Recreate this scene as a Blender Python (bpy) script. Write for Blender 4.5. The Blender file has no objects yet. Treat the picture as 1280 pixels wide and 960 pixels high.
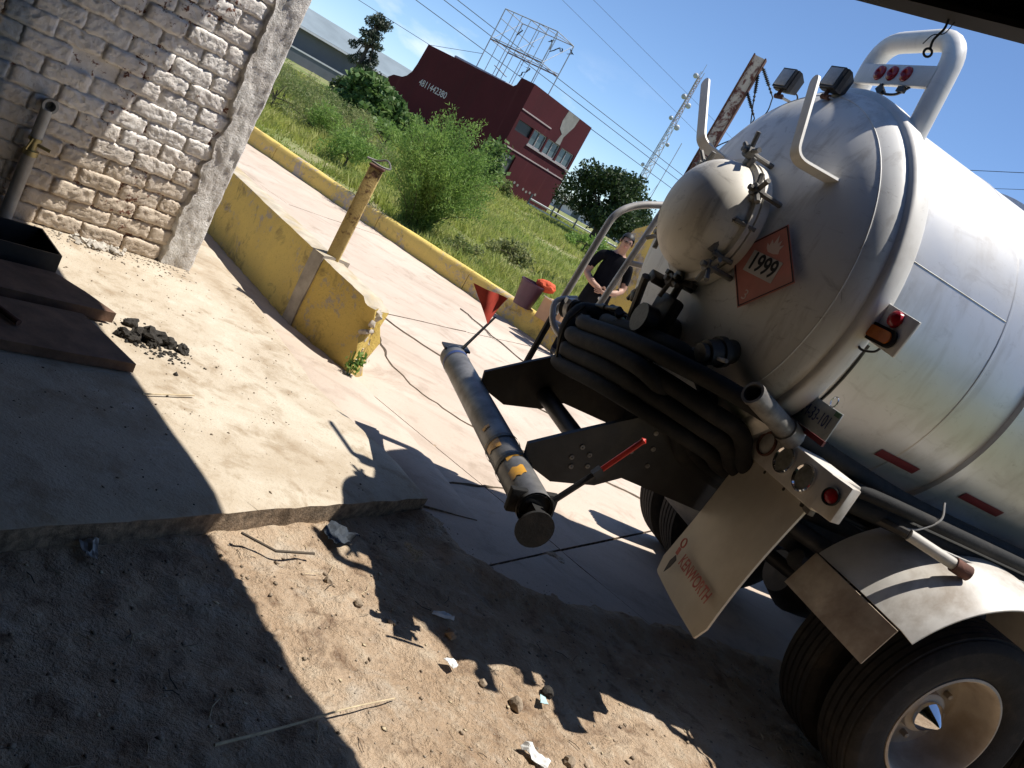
import bpy, bmesh, math, random
import numpy as np
from mathutils import Vector, Matrix, Quaternion, noise
PI = math.pi
rnd = random.Random(7)
rng = np.random.default_rng(11)
scene = bpy.context.scene
COL = scene.collection

# ------------------------------------------------------------------ camera
CAM_H, PITCH, ROLL = 1.72, math.radians(12.4), math.radians(29.5)
cam_d = bpy.data.cameras.new('camera')
cam_d.sensor_width = 36.0
cam_d.lens = 36.0 * 1050 / 1280
cam_d.clip_start, cam_d.clip_end = 0.05, 3000
cam = bpy.data.objects.new('camera', cam_d)
COL.objects.link(cam)
_c, _s = math.cos(ROLL), math.sin(ROLL)
_R = Vector((1, 0, 0)); _U = Vector((0, math.sin(PITCH), math.cos(PITCH))); _F = Vector((0, math.cos(PITCH), -math.sin(PITCH)))
_X = _c * _R + _s * _U; _Y = -_s * _R + _c * _U
cam.matrix_world = Matrix(((_X.x, _Y.x, -_F.x, 0), (_X.y, _Y.y, -_F.y, 0), (_X.z, _Y.z, -_F.z, CAM_H), (0, 0, 0, 1)))
scene.camera = cam

# ------------------------------------------------------------------ light
SUN_AZ, SUN_EL = math.radians(70), math.radians(70)
w = bpy.data.worlds.new('World'); scene.world = w; w.use_nodes = True
nt = w.node_tree; nt.nodes.clear()
out = nt.nodes.new('ShaderNodeOutputWorld'); bg = nt.nodes.new('ShaderNodeBackground')
sky = nt.nodes.new('ShaderNodeTexSky'); sky.sky_type = 'NISHITA'; sky.sun_disc = False
sky.sun_elevation = SUN_EL; sky.sun_rotation = SUN_AZ; sky.altitude = 2500; sky.air_density = 1.0; sky.dust_density = 0.3; sky.ozone_density = 6.0
bg.inputs['Strength'].default_value = 0.112
# a few low thin clouds, anywhere round the horizon
tc = nt.nodes.new('ShaderNodeTexCoord'); mp = nt.nodes.new('ShaderNodeMapping'); mp.inputs['Scale'].default_value = (7, 7, 16)
mp.inputs['Location'].default_value = (0.4, 1.1, 0.3)
cn = nt.nodes.new('ShaderNodeTexNoise'); cn.inputs['Scale'].default_value = 1.0; cn.inputs['Detail'].default_value = 7; cn.inputs['Roughness'].default_value = 0.55
cr = nt.nodes.new('ShaderNodeMapRange'); cr.inputs['From Min'].default_value = 0.56; cr.inputs['From Max'].default_value = 0.78
sx = nt.nodes.new('ShaderNodeSeparateXYZ'); lo = nt.nodes.new('ShaderNodeMapRange'); lo.inputs['From Min'].default_value = 0.16; lo.inputs['From Max'].default_value = 0.03
mul = nt.nodes.new('ShaderNodeMath'); mul.operation = 'MULTIPLY'
mx = nt.nodes.new('ShaderNodeMixRGB'); mx.inputs['Color2'].default_value = (8.5, 8.6, 8.8, 1)
L_ = nt.links.new
L_(tc.outputs['Generated'], mp.inputs['Vector']); L_(mp.outputs[0], cn.inputs['Vector']); L_(cn.outputs['Fac'], cr.inputs['Value'])
L_(tc.outputs['Generated'], sx.inputs[0]); L_(sx.outputs['Z'], lo.inputs['Value'])
L_(cr.outputs[0], mul.inputs[0]); L_(lo.outputs[0], mul.inputs[1]); L_(mul.outputs[0], mx.inputs['Fac'])
L_(sky.outputs[0], mx.inputs['Color1']); L_(mx.outputs[0], bg.inputs['Color']); L_(bg.outputs[0], out.inputs['Surface'])
sd = bpy.data.lights.new('sun', 'SUN'); sd.energy = 5.0; sd.angle = math.radians(0.53); sd.color = (1.0, 0.95, 0.87)
sun = bpy.data.objects.new('sun', sd); COL.objects.link(sun)
sv = Vector((math.sin(SUN_AZ) * math.cos(SUN_EL), math.cos(SUN_AZ) * math.cos(SUN_EL), math.sin(SUN_EL)))
sun.rotation_euler = sv.to_track_quat('Z', 'Y').to_euler(); sun.location = (0, 0, 30)
vs = scene.view_settings
vs.view_transform = 'Standard'; vs.look = 'None'; vs.gamma = 1; vs.exposure = 0.5
try: vs.use_curve_mapping = False
except Exception: pass

# ------------------------------------------------------------------ material helpers
class NT:
    def __init__(s, name):
        s.m = bpy.data.materials.new(name); s.m.use_nodes = True
        s.t = s.m.node_tree; s.b = s.t.nodes['Principled BSDF']
    def n(s, typ, **kw):
        nd = s.t.nodes.new('ShaderNode' + typ)
        for k, v in kw.items():
            if k in nd.inputs: nd.inputs[k].default_value = v
            else: setattr(nd, k, v)
        return nd
    def l(s, a, b): s.t.links.new(a, b)
    def coord(s, kind='Object', scale=(1, 1, 1)):
        tcn = s.n('TexCoord'); src = tcn.outputs[kind]
        if kind == 'Position': pass
        mpn = s.n('Mapping'); mpn.inputs['Scale'].default_value = scale; s.l(src, mpn.inputs['Vector']); return mpn.outputs[0]
    def pos(s, scale=(1, 1, 1)):
        g = s.n('NewGeometry'); mpn = s.n('Mapping'); mpn.inputs['Scale'].default_value = scale; s.l(g.outputs['Position'], mpn.inputs['Vector']); return mpn.outputs[0]
    def noise(s, vec, scale, detail=4, rough=0.55, dist=0.0):
        nd = s.n('TexNoise', Scale=scale, Detail=detail, Roughness=rough, Distortion=dist); s.l(vec, nd.inputs['Vector']); return nd.outputs['Fac']
    def rng(s, v, a, b, c=0.0, d=1.0):
        nd = s.n('MapRange'); nd.inputs[1].default_value = a; nd.inputs[2].default_value = b; nd.inputs[3].default_value = c; nd.inputs[4].default_value = d
        s.l(v, nd.inputs[0]); return nd.outputs[0]
    def mix(s, fac, c1, c2):
        nd = s.n('MixRGB')
        for i, c in ((1, c1), (2, c2)):
            if isinstance(c, tuple): nd.inputs[i].default_value = (*c, 1) if len(c) == 3 else c
            else: s.l(c, nd.inputs[i])
        if isinstance(fac, (int, float)): nd.inputs[0].default_value = fac
        else: s.l(fac, nd.inputs[0])
        return nd.outputs[0]
    def math(s, op, a, b=0.0):
        nd = s.n('Math', operation=op)
        for i, c in ((0, a), (1, b)):
            if isinstance(c, (int, float)): nd.inputs[i].default_value = c
            else: s.l(c, nd.inputs[i])
        return nd.outputs[0]
    def col(s, c):
        if isinstance(c, tuple): s.b.inputs['Base Color'].default_value = (*c, 1)
        else: s.l(c, s.b.inputs['Base Color'])
    def set(s, rough=None, metal=None, spec=None):
        for k, v in (('Roughness', rough), ('Metallic', metal), ('Specular IOR Level', spec)):
            if v is None: continue
            if isinstance(v, (int, float)): s.b.inputs[k].default_value = v
            else: s.l(v, s.b.inputs[k])
    def bump(s, h, strength=0.5, dist=0.01):
        nd = s.n('Bump', Strength=strength, Distance=dist); s.l(h, nd.inputs['Height']); s.l(nd.outputs[0], s.b.inputs['Normal'])

M = {}
def plain(name, c, rough=0.6, metal=0.0, var=0.12, scale=8.0, bump=0.0, grime=None, spec=0.5):
    a = NT(name); v = a.pos()
    f = a.noise(v, scale, 5, 0.6)
    dark = tuple(x * (1 - var * 2) for x in c); light = tuple(min(1, x * (1 + var)) for x in c)
    cc = a.mix(a.rng(f, 0.3, 0.7), dark, light)
    if grime:
        g2 = a.noise(v, scale * 0.35, 6, 0.65, 0.4)
        cc = a.mix(a.rng(g2, 0.5, 0.68, 0, grime[1]), cc, grime[0])
    a.col(cc); a.set(rough, metal, spec)
    if bump: a.bump(a.noise(v, scale * 4, 5, 0.65), bump, 0.006)
    M[name] = a.m
    return a.m

# dirt yard
a = NT('dirt'); v = a.pos()
n1 = a.noise(v, 1.3, 5, 0.6, 0.3); n2 = a.noise(v, 9, 6, 0.65); n3 = a.noise(v, 55, 5, 0.7); n4 = a.noise(v, 3.2, 6, 0.68, 0.6)
c = a.mix(a.rng(n1, 0.35, 0.65), (0.42, 0.29, 0.185), (0.60, 0.46, 0.325))
c = a.mix(a.rng(n2, 0.52, 0.72), c, (0.62, 0.51, 0.38))
c = a.mix(a.rng(n2, 0.45, 0.28), c, (0.20, 0.125, 0.077))
c = a.mix(a.rng(n4, 0.55, 0.68, 0, 0.7), c, (0.60, 0.52, 0.42)); c = a.mix(a.rng(n4, 0.43, 0.32, 0, 0.65), c, (0.18, 0.115, 0.078)); c = a.mix(a.rng(n3, 0.5, 0.75, 0, 0.55), c, (0.46, 0.38, 0.29)); a.col(c); a.set(0.95, spec=0.15)
a.bump(a.math('ADD', n3, a.math('ADD', a.math('MULTIPLY', n2, 2.2), a.math('MULTIPLY', a.noise(v, 24, 5, 0.7, 0.4), 1.6))), 1.0, 0.022); M['dirt'] = a.m
plain('slab_edge', (0.27, 0.20, 0.135), 0.95, 0, 0.35, 30, 1.0, ((0.12, 0.085, 0.055), 0.8))
# old pavement slab
a = NT('slab'); v = a.pos()
n1 = a.noise(v, 1.1, 6, 0.62, 0.5); n2 = a.noise(v, 6, 6, 0.65, 0.3); n3 = a.noise(v, 70, 4, 0.7)
c = a.mix(a.rng(n1, 0.38, 0.62), (0.52, 0.46, 0.37), (0.40, 0.33, 0.245))
c = a.mix(a.rng(n2, 0.51, 0.68, 0, 0.85), c, (0.30, 0.23, 0.155))
c = a.mix(a.rng(n2, 0.44, 0.25, 0, 0.6), c, (0.60, 0.55, 0.47))
c = a.mix(a.rng(n3, 0.55, 0.75, 0, 0.5), c, (0.22, 0.18, 0.14)); a.col(c); a.set(0.92, spec=0.2)
a.bump(a.math('ADD', n3, a.math('MULTIPLY', n2, 1.5)), 0.6, 0.008); M['slab'] = a.m
# driveway concrete
a = NT('driveway'); v = a.pos()
n1 = a.noise(v, 0.6, 6, 0.6, 0.4); n2 = a.noise(v, 4, 6, 0.65); n3 = a.noise(v, 60, 3, 0.7)
c = a.mix(a.rng(n1, 0.38, 0.65), (0.54, 0.455, 0.38), (0.45, 0.365, 0.295))
c = a.mix(a.rng(n2, 0.56, 0.75, 0, 0.6), c, (0.33, 0.255, 0.205))
c = a.mix(a.rng(n3, 0.56, 0.75, 0, 0.35), c, (0.27, 0.23, 0.19)); a.col(c); a.set(0.9, spec=0.2)
n4 = a.noise(v, 1.6, 7, 0.7, 1.0); c = a.mix(a.rng(n4, 0.54, 0.68, 0, 0.6), c, (0.29, 0.225, 0.17)); n5 = a.noise(a.pos((0.35, 2.2, 1)), 1.4, 6, 0.65, 0.5); c = a.mix(a.rng(n5, 0.54, 0.70, 0, 0.45), c, (0.32, 0.25, 0.195)); a.col(c); a.bump(a.math('ADD', n3, n2), 0.5, 0.006); M['driveway'] = a.m
# field soil
a = NT('soil'); v = a.pos()
n1 = a.noise(v, 0.5, 5, 0.6); n2 = a.noise(v, 5, 5, 0.6)
c = a.mix(a.rng(n1, 0.4, 0.6), (0.27, 0.25, 0.14), (0.12, 0.18, 0.045)); c = a.mix(a.rng(n2, 0.4, 0.7, 0, 0.6), c, (0.13, 0.12, 0.05)); a.col(c); a.set(0.95, spec=0.1)
M['soil'] = a.m
# painted bricks (world coordinates along the wall)
WALL_P = Vector((-2.31, 5.46, 0.0)); WALL_AZ = math.radians(40)
WD = Vector((math.sin(WALL_AZ), math.cos(WALL_AZ), 0)); WN = Vector((WD.y, -WD.x, 0))
def brickmat(name, chip, stain_h):
    a = NT(name); v = a.pos(); g = a.n('NewGeometry')
    dot = a.n('VectorMath', operation='DOT_PRODUCT'); sub = a.n('VectorMath', operation='SUBTRACT')
    a.l(g.outputs['Position'], sub.inputs[0]); sub.inputs[1].default_value = WALL_P
    a.l(sub.outputs[0], dot.inputs[0]); dot.inputs[1].default_value = WD
    wv = dot.outputs['Value']; sp = a.n('SeparateXYZ'); a.l(g.outputs['Position'], sp.inputs[0]); zv = sp.outputs['Z']
    n1 = a.noise(v, 5, 6, 0.65, 0.4); n2 = a.noise(v, 22, 6, 0.7, 0.3); n3 = a.noise(v, 90, 4, 0.7); n4 = a.noise(v, 2.0, 4, 0.6)
    c = a.mix(a.rng(n1, 0.35, 0.65), (0.84, 0.80, 0.75), (0.74, 0.68, 0.62))
    stain = a.math('ADD', zv, a.math('MULTIPLY', n1, -0.6))
    c = a.mix(a.rng(stain, stain_h, stain_h - 0.45, 0, 0.8), c, (0.56, 0.45, 0.33))
    blue = a.math('ADD', wv, a.math('MULTIPLY', n1, 0.16))
    c = a.mix(a.rng(blue, -1.235, -1.275, 0, 0.7), c, (0.19, 0.25, 0.31))
    c = a.mix(a.rng(a.math('ADD', wv, a.math('MULTIPLY', n1, 0.14)), -1.385, -1.41), c, (0.46, 0.40, 0.33))
    ch = a.math('ADD', a.math('MULTIPLY', n2, 0.6), a.math('MULTIPLY', n4, 0.4))
    c = a.mix(a.rng(ch, chip, chip + 0.025), c, a.mix(a.rng(n3, 0.4, 0.6), (0.12, 0.06, 0.042), (0.25, 0.11, 0.07)))
    c = a.mix(a.rng(n3, 0.60, 0.74, 0, 0.3), c, (0.26, 0.21, 0.17)); a.col(c); a.set(0.88, spec=0.25)
    a.bump(a.math('ADD', a.math('MULTIPLY', n2, 1.6), a.math('MULTIPLY', n3, 0.5)), 0.65, 0.012); M[name] = a.m
brickmat('brick_paint', 0.595, 0.62); brickmat('mortar', 0.54, 0.6)
a = NT('column_plaster'); v = a.pos()
n1 = a.noise(v, 4, 6, 0.65, 0.3); n2 = a.noise(v, 26, 6, 0.7); n3 = a.noise(v, 100, 4, 0.7)
c = a.mix(a.rng(n1, 0.35, 0.65), (0.80, 0.77, 0.72), (0.66, 0.61, 0.56)); c = a.mix(a.rng(n2, 0.60, 0.70, 0, 0.5), c, (0.33, 0.28, 0.24)); a.col(c); a.set(0.9, spec=0.2)
a.bump(a.math('ADD', n2, a.math('MULTIPLY', n3, 0.6)), 1.0, 0.022); M['column_plaster'] = a.m
# yellow paint worn to concrete
def yellowmat(name, wear, rust=False, y1=(0.70, 0.515, 0.14), y2=(0.58, 0.42, 0.13)):
    a = NT(name); v = a.pos()
    n1 = a.noise(v, 2.2, 6, 0.65, 0.5); n2 = a.noise(v, 14, 6, 0.7, 0.3); n3 = a.noise(v, 70, 4, 0.7)
    c = a.mix(a.rng(n1, 0.3, 0.7), y1, y2)
    f = a.math('ADD', a.math('MULTIPLY', n1, 0.55), a.math('MULTIPLY', n2, 0.45))
    c = a.mix(a.rng(f, wear, wear + 0.05, 0, 0.92), c, (0.10, 0.045, 0.028) if rust else (0.40, 0.34, 0.28))
    n4 = a.noise(v, 5.0, 6, 0.7, 0.6); c = a.mix(a.rng(n4, 0.56, 0.70, 0, 0.75), c, (0.16, 0.115, 0.06)); c = a.mix(a.rng(n3, 0.57, 0.72, 0, 0.55), c, (0.20, 0.14, 0.06)); a.col(c); a.set(0.8, spec=0.25)
    a.bump(a.math('ADD', n2, a.math('MULTIPLY', n3, 0.6)), 0.8, 0.01); M[name] = a.m
yellowmat('yellow_wall', 0.535); yellowmat('yellow_kerb', 0.52); yellowmat('yellow_post', 0.515, True, (0.56, 0.42, 0.17), (0.46, 0.32, 0.11))
plain('bare_concrete', (0.42, 0.37, 0.31), 0.9, 0, 0.2, 6, 0.5, ((0.2, 0.17, 0.14), 0.5))
plain('crack_dirt', (0.13, 0.10, 0.07), 0.95, 0, 0.25, 20)
plain('pale_concrete', (0.46, 0.40, 0.31), 0.9, 0, 0.15, 8, 0.5, ((0.40, 0.29, 0.10), 0.6))
plain('rubble_pale', (0.50, 0.46, 0.40), 0.9, 0, 0.2, 30)
plain('rust', (0.14, 0.06, 0.04), 0.85, 0.1, 0.3, 14, 0.5)
plain('wood_board', (0.17, 0.095, 0.06), 0.8, 0, 0.25, 9, 0.4, ((0.08, 0.05, 0.035), 0.7))
plain('black_steel', (0.025, 0.025, 0.028), 0.55, 0.3, 0.2, 9, 0.2, ((0.06, 0.052, 0.042), 0.6))
plain('roof_steel', (0.016, 0.011, 0.010), 0.8, 0.0, 0.2, 5)
plain('added_shed_wall', (0.10, 0.09, 0.08), 0.9, 0.0, 0.2, 3)
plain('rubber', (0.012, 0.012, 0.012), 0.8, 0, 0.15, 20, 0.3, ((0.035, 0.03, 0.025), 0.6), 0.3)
plain('tyre', (0.014, 0.013, 0.013), 0.9, 0, 0.15, 25, 0.3, ((0.036, 0.030, 0.024), 0.6), 0.3)
plain('grey_pipe', (0.34, 0.33, 0.31), 0.55, 0.1, 0.12, 10, 0, ((0.2, 0.16, 0.12), 0.5))
plain('pvc', (0.46, 0.43, 0.38), 0.55, 0, 0.12, 10, 0.1, ((0.25, 0.2, 0.15), 0.6))
plain('white_metal', (0.62, 0.59, 0.54), 0.5, 0, 0.1, 6, 0.05, ((0.26, 0.205, 0.15), 0.8))
plain('rail_metal', (0.50, 0.48, 0.45), 0.45, 0.3, 0.1, 10, 0, ((0.25, 0.2, 0.15), 0.6))
plain('flap', (0.60, 0.565, 0.48), 0.6, 0, 0.1, 3, 0.1, ((0.38, 0.31, 0.22), 0.6))
plain('panel_brown', (0.42, 0.345, 0.26), 0.6, 0, 0.2, 5, 0.1, ((0.15, 0.085, 0.05), 0.8))
plain('chrome', (0.75, 0.75, 0.76), 0.08, 1.0, 0.03, 5)
plain('rim', (0.38, 0.33, 0.27), 0.6, 0.1, 0.15, 7, 0.1, ((0.24, 0.18, 0.12), 0.8))
plain('disc', (0.045, 0.036, 0.03), 0.8, 0.2, 0.2, 20)
plain('red_lens', (0.35, 0.012, 0.02), 0.2, 0, 0.1, 30); plain('amber_lens', (0.50, 0.13, 0.015), 0.25, 0, 0.1, 30)
plain('dark_lens', (0.24, 0.24, 0.21), 0.28, 0, 0.2, 40); plain('clear_lens', (0.48, 0.47, 0.44), 0.45, 0, 0.1, 60)
plain('flag_red', (0.62, 0.075, 0.045), 0.7, 0, 0.08, 20); plain('rod_red', (0.45, 0.03, 0.02), 0.35, 0, 0.05, 20)
plain('placard_red', (0.60, 0.225, 0.175), 0.5, 0, 0.08, 12, 0, ((0.46, 0.26, 0.21), 0.6)); plain('placard_white', (0.62, 0.57, 0.51), 0.5, 0, 0.05, 12, 0, ((0.4, 0.34, 0.28), 0.5))
plain('ink_black', (0.015, 0.015, 0.016), 0.6, 0, 0.0, 5); plain('ink_red', (0.42, 0.10, 0.08), 0.6, 0, 0.1, 40, 0, ((0.52, 0.42, 0.33), 0.8)); plain('ink_blue', (0.03, 0.05, 0.16), 0.5, 0, 0, 5); plain('ink_pink', (0.74, 0.56, 0.48), 0.5, 0, 0.05, 10)
plain('tape_yellow', (0.60, 0.30, 0.02), 0.4, 0, 0.1, 12, 0, ((0.1, 0.08, 0.06), 0.5))
plain('bumper_steel', (0.20, 0.195, 0.19), 0.5, 0.5, 0.3, 7, 0.15, ((0.045, 0.04, 0.038), 0.8))
plain('tape_red', (0.15, 0.014, 0.02), 0.4, 0, 0.1, 20)
plain('plate_white', (0.40, 0.43, 0.44), 0.5, 0, 0.1, 20, 0, ((0.15, 0.17, 0.18), 0.6)); plain('plate_green', (0.10, 0.20, 0.12), 0.5, 0, 0.1, 20)
# tank paints
def tankmat(name, base, metal, rough, grime):
    a = NT(name); v = a.coord('Object', (1, 1, 1)); vs_ = a.coord('Object', (5, 5, 0.9))
    n1 = a.noise(v, 1.7, 6, 0.6, 0.4); n2 = a.noise(vs_, 2.2, 6, 0.62, 0.3); n3 = a.noise(v, 45, 5, 0.7)
    c = a.mix(a.rng(n1, 0.35, 0.7, 0, 0.6), base, tuple(x * y for x, y in zip(base, (0.86, 0.82, 0.76))))
    c = a.mix(a.rng(n2, 0.53, 0.75, 0, grime), c, (0.28, 0.245, 0.20))
    c = a.mix(a.rng(n1, 0.56, 0.72, 0, grime * 0.8), c, (0.19, 0.165, 0.14))
    c = a.mix(a.rng(n3, 0.66, 0.72, 0, 0.5 * grime), c, (0.10, 0.08, 0.06)); a.col(c)
    n5 = a.noise(a.coord('Object', (2.5, 2.5, 9)), 1.3, 6, 0.68, 0.8); c = a.mix(a.rng(n5, 0.57, 0.70, 0, grime * 0.55), c, (0.15, 0.125, 0.10)); n6 = a.noise(v, 14, 6, 0.72, 1.2); c = a.mix(a.rng(n6, 0.60, 0.70, 0, grime * 0.6), c, (0.16, 0.13, 0.10)); a.col(c)
    a.set(a.rng(n1, 0.3, 0.7, rough, rough + 0.15), metal, 0.5)
    a.bump(a.noise(v, 3, 3, 0.5), 0.12, 0.02); M[name] = a.m
tankmat('tank_head', (0.73, 0.725, 0.70), 0.0, 0.42, 0.72); tankmat('tank_barrel', (0.57, 0.57, 0.57), 0.5, 0.36, 0.4); tankmat('manway', (0.70, 0.66, 0.58), 0.0, 0.42, 0.85); tankmat('tank_white', (0.74, 0.72, 0.68), 0.0, 0.4, 0.3)
# building
a = NT('red_stucco'); v = a.pos(); n1 = a.noise(v, 0.5, 5, 0.6); n2 = a.noise(v, 4, 5, 0.6)
c = a.mix(a.rng(n1, 0.3, 0.7), (0.086, 0.018, 0.023), (0.066, 0.014, 0.018)); n3 = a.noise(a.pos((2.2, 2.2, 0.16)), 1.0, 6, 0.65, 0.3); c = a.mix(a.rng(n3, 0.52, 0.72, 0, 0.6), c, (0.055, 0.020, 0.022)); c = a.mix(a.rng(n3, 0.42, 0.28, 0, 0.5), c, (0.125, 0.045, 0.045)); c = a.mix(a.rng(n2, 0.6, 0.8, 0, 0.5), c, (0.10, 0.032, 0.03)); a.col(c); a.set(0.9, spec=0.2); M['red_stucco'] = a.m
plain('grey_patch', (0.27, 0.26, 0.24), 0.9, 0, 0.15, 1.5); plain('white_line', (0.50, 0.40, 0.38), 0.8, 0, 0.1, 2); plain('door_grey', (0.085, 0.09, 0.085), 0.7, 0, 0.1, 2)
plain('paint_white', (0.62, 0.58, 0.60), 0.8, 0, 0.1, 3); plain('galv', (0.42, 0.44, 0.47), 0.6, 0.2, 0.15, 2); plain('galv_rust', (0.30, 0.21, 0.18), 0.7, 0.1, 0.2, 2)
plain('win_glass', (0.10, 0.14, 0.15), 0.12, 0, 0.3, 0.7); plain('win_dark', (0.015, 0.014, 0.016), 0.4, 0, 0.1, 2); plain('win_frame', (0.45, 0.40, 0.38), 0.6)
plain('metal_roof', (0.20, 0.245, 0.27), 0.5, 0.1, 0.1, 0.3); plain('grey_wall', (0.13, 0.14, 0.16), 0.8, 0, 0.1, 0.3); plain('white_wall', (0.60, 0.60, 0.62), 0.8, 0, 0.1, 0.3)
a = NT('pole_paint'); v = a.pos(); n1 = a.noise(v, 3.2, 6, 0.7, 0.5); c = a.mix(a.rng(n1, 0.46, 0.54), (0.62, 0.54, 0.47), (0.16, 0.055, 0.045)); a.col(c); a.set(0.8); M['pole_paint'] = a.m
plain('cable', (0.02, 0.02, 0.022), 0.7, 0, 0, 5); plain('far_cable', (0.06, 0.07, 0.09), 0.8, 0, 0, 5)
plain('skin', (0.36, 0.20, 0.135), 0.55, 0, 0.08, 20); plain('shirt', (0.005, 0.0055, 0.008), 0.95, 0, 0.1, 20, 0, None, 0.1); plain('trousers', (0.007, 0.0075, 0.010), 0.95, 0, 0.1, 20, 0, None, 0.1); plain('hair', (0.010, 0.008, 0.007), 0.6, 0, 0.1, 30)
plain('bucket', (0.07, 0.022, 0.045), 0.45, 0, 0.1, 12); plain('orange_rag', (0.62, 0.09, 0.03), 0.8, 0, 0.1, 20); plain('cardboard', (0.44, 0.27, 0.16), 0.85, 0, 0.08, 6)
plain('dung', (0.035, 0.03, 0.024), 0.9, 0, 0.3, 60, 0.8); plain('clod', (0.29, 0.225, 0.16), 0.95, 0, 0.25, 30, 0.6); plain('stone', (0.36, 0.31, 0.25), 0.9, 0, 0.2, 20, 0.5)
plain('straw', (0.52, 0.42, 0.27), 0.85, 0, 0.15, 30); plain('litter_white', (0.68, 0.68, 0.66), 0.7, 0, 0.1, 30); plain('litter_blue', (0.03, 0.04, 0.055), 0.8, 0, 0.2, 20); plain('litter_aqua', (0.42, 0.62, 0.64), 0.6, 0, 0.1, 20)
plain('brass', (0.40, 0.33, 0.16), 0.4, 0.7, 0.1, 20); plain('greasy', (0.035, 0.031, 0.026), 0.5, 0.2, 0.3, 18, 0.3, ((0.12, 0.10, 0.07), 0.6)); plain('old_grey', (0.21, 0.20, 0.185), 0.6, 0.2, 0.25, 14, 0.2, ((0.06, 0.05, 0.04), 0.8))
def leafmat(name, c1, c2, c3, scale=0.8, trans=0.35):
    a = NT(name); v = a.pos(); n1 = a.noise(v, scale, 4, 0.6); n2 = a.noise(v, scale * 9, 3, 0.6)
    c = a.mix(a.rng(n1, 0.38, 0.62), c1, c2); c = a.mix(a.rng(n2, 0.45, 0.7), c, c3)
    a.t.nodes.remove(a.b); o = a.t.nodes['Material Output']
    d = a.n('BsdfPrincipled', Roughness=0.55); d.inputs['Specular IOR Level'].default_value = 0.3; t = a.n('BsdfTranslucent'); mxs = a.n('MixShader'); mxs.inputs[0].default_value = trans
    a.l(c, d.inputs['Base Color']); a.l(c, t.inputs['Color']); a.l(d.outputs[0], mxs.inputs[1]); a.l(t.outputs[0], mxs.inputs[2]); a.l(mxs.outputs[0], o.inputs['Surface']); M[name] = a.m
leafmat('grass', (0.24, 0.32, 0.06), (0.36, 0.39, 0.09), (0.45, 0.43, 0.17), 0.35, 0.45)
leafmat('weed', (0.14, 0.205, 0.055), (0.24, 0.27, 0.10), (0.31, 0.30, 0.15), 0.6, 0.45)
leafmat('bush_leaf', (0.13, 0.25, 0.050), (0.20, 0.32, 0.07), (0.27, 0.36, 0.10), 2.0, 0.45)
leafmat('broad_leaf', (0.06, 0.135, 0.035), (0.125, 0.21, 0.05), (0.19, 0.25, 0.10), 0.8)
leafmat('dark_leaf', (0.022, 0.045, 0.016), (0.038, 0.068, 0.022), (0.06, 0.09, 0.03), 0.6, 0.25)
leafmat('pine_leaf', (0.035, 0.05, 0.034), (0.05, 0.07, 0.045), (0.075, 0.09, 0.06), 0.6, 0.2)
plain('bark', (0.09, 0.07, 0.05), 0.9, 0, 0.2, 8)

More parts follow.
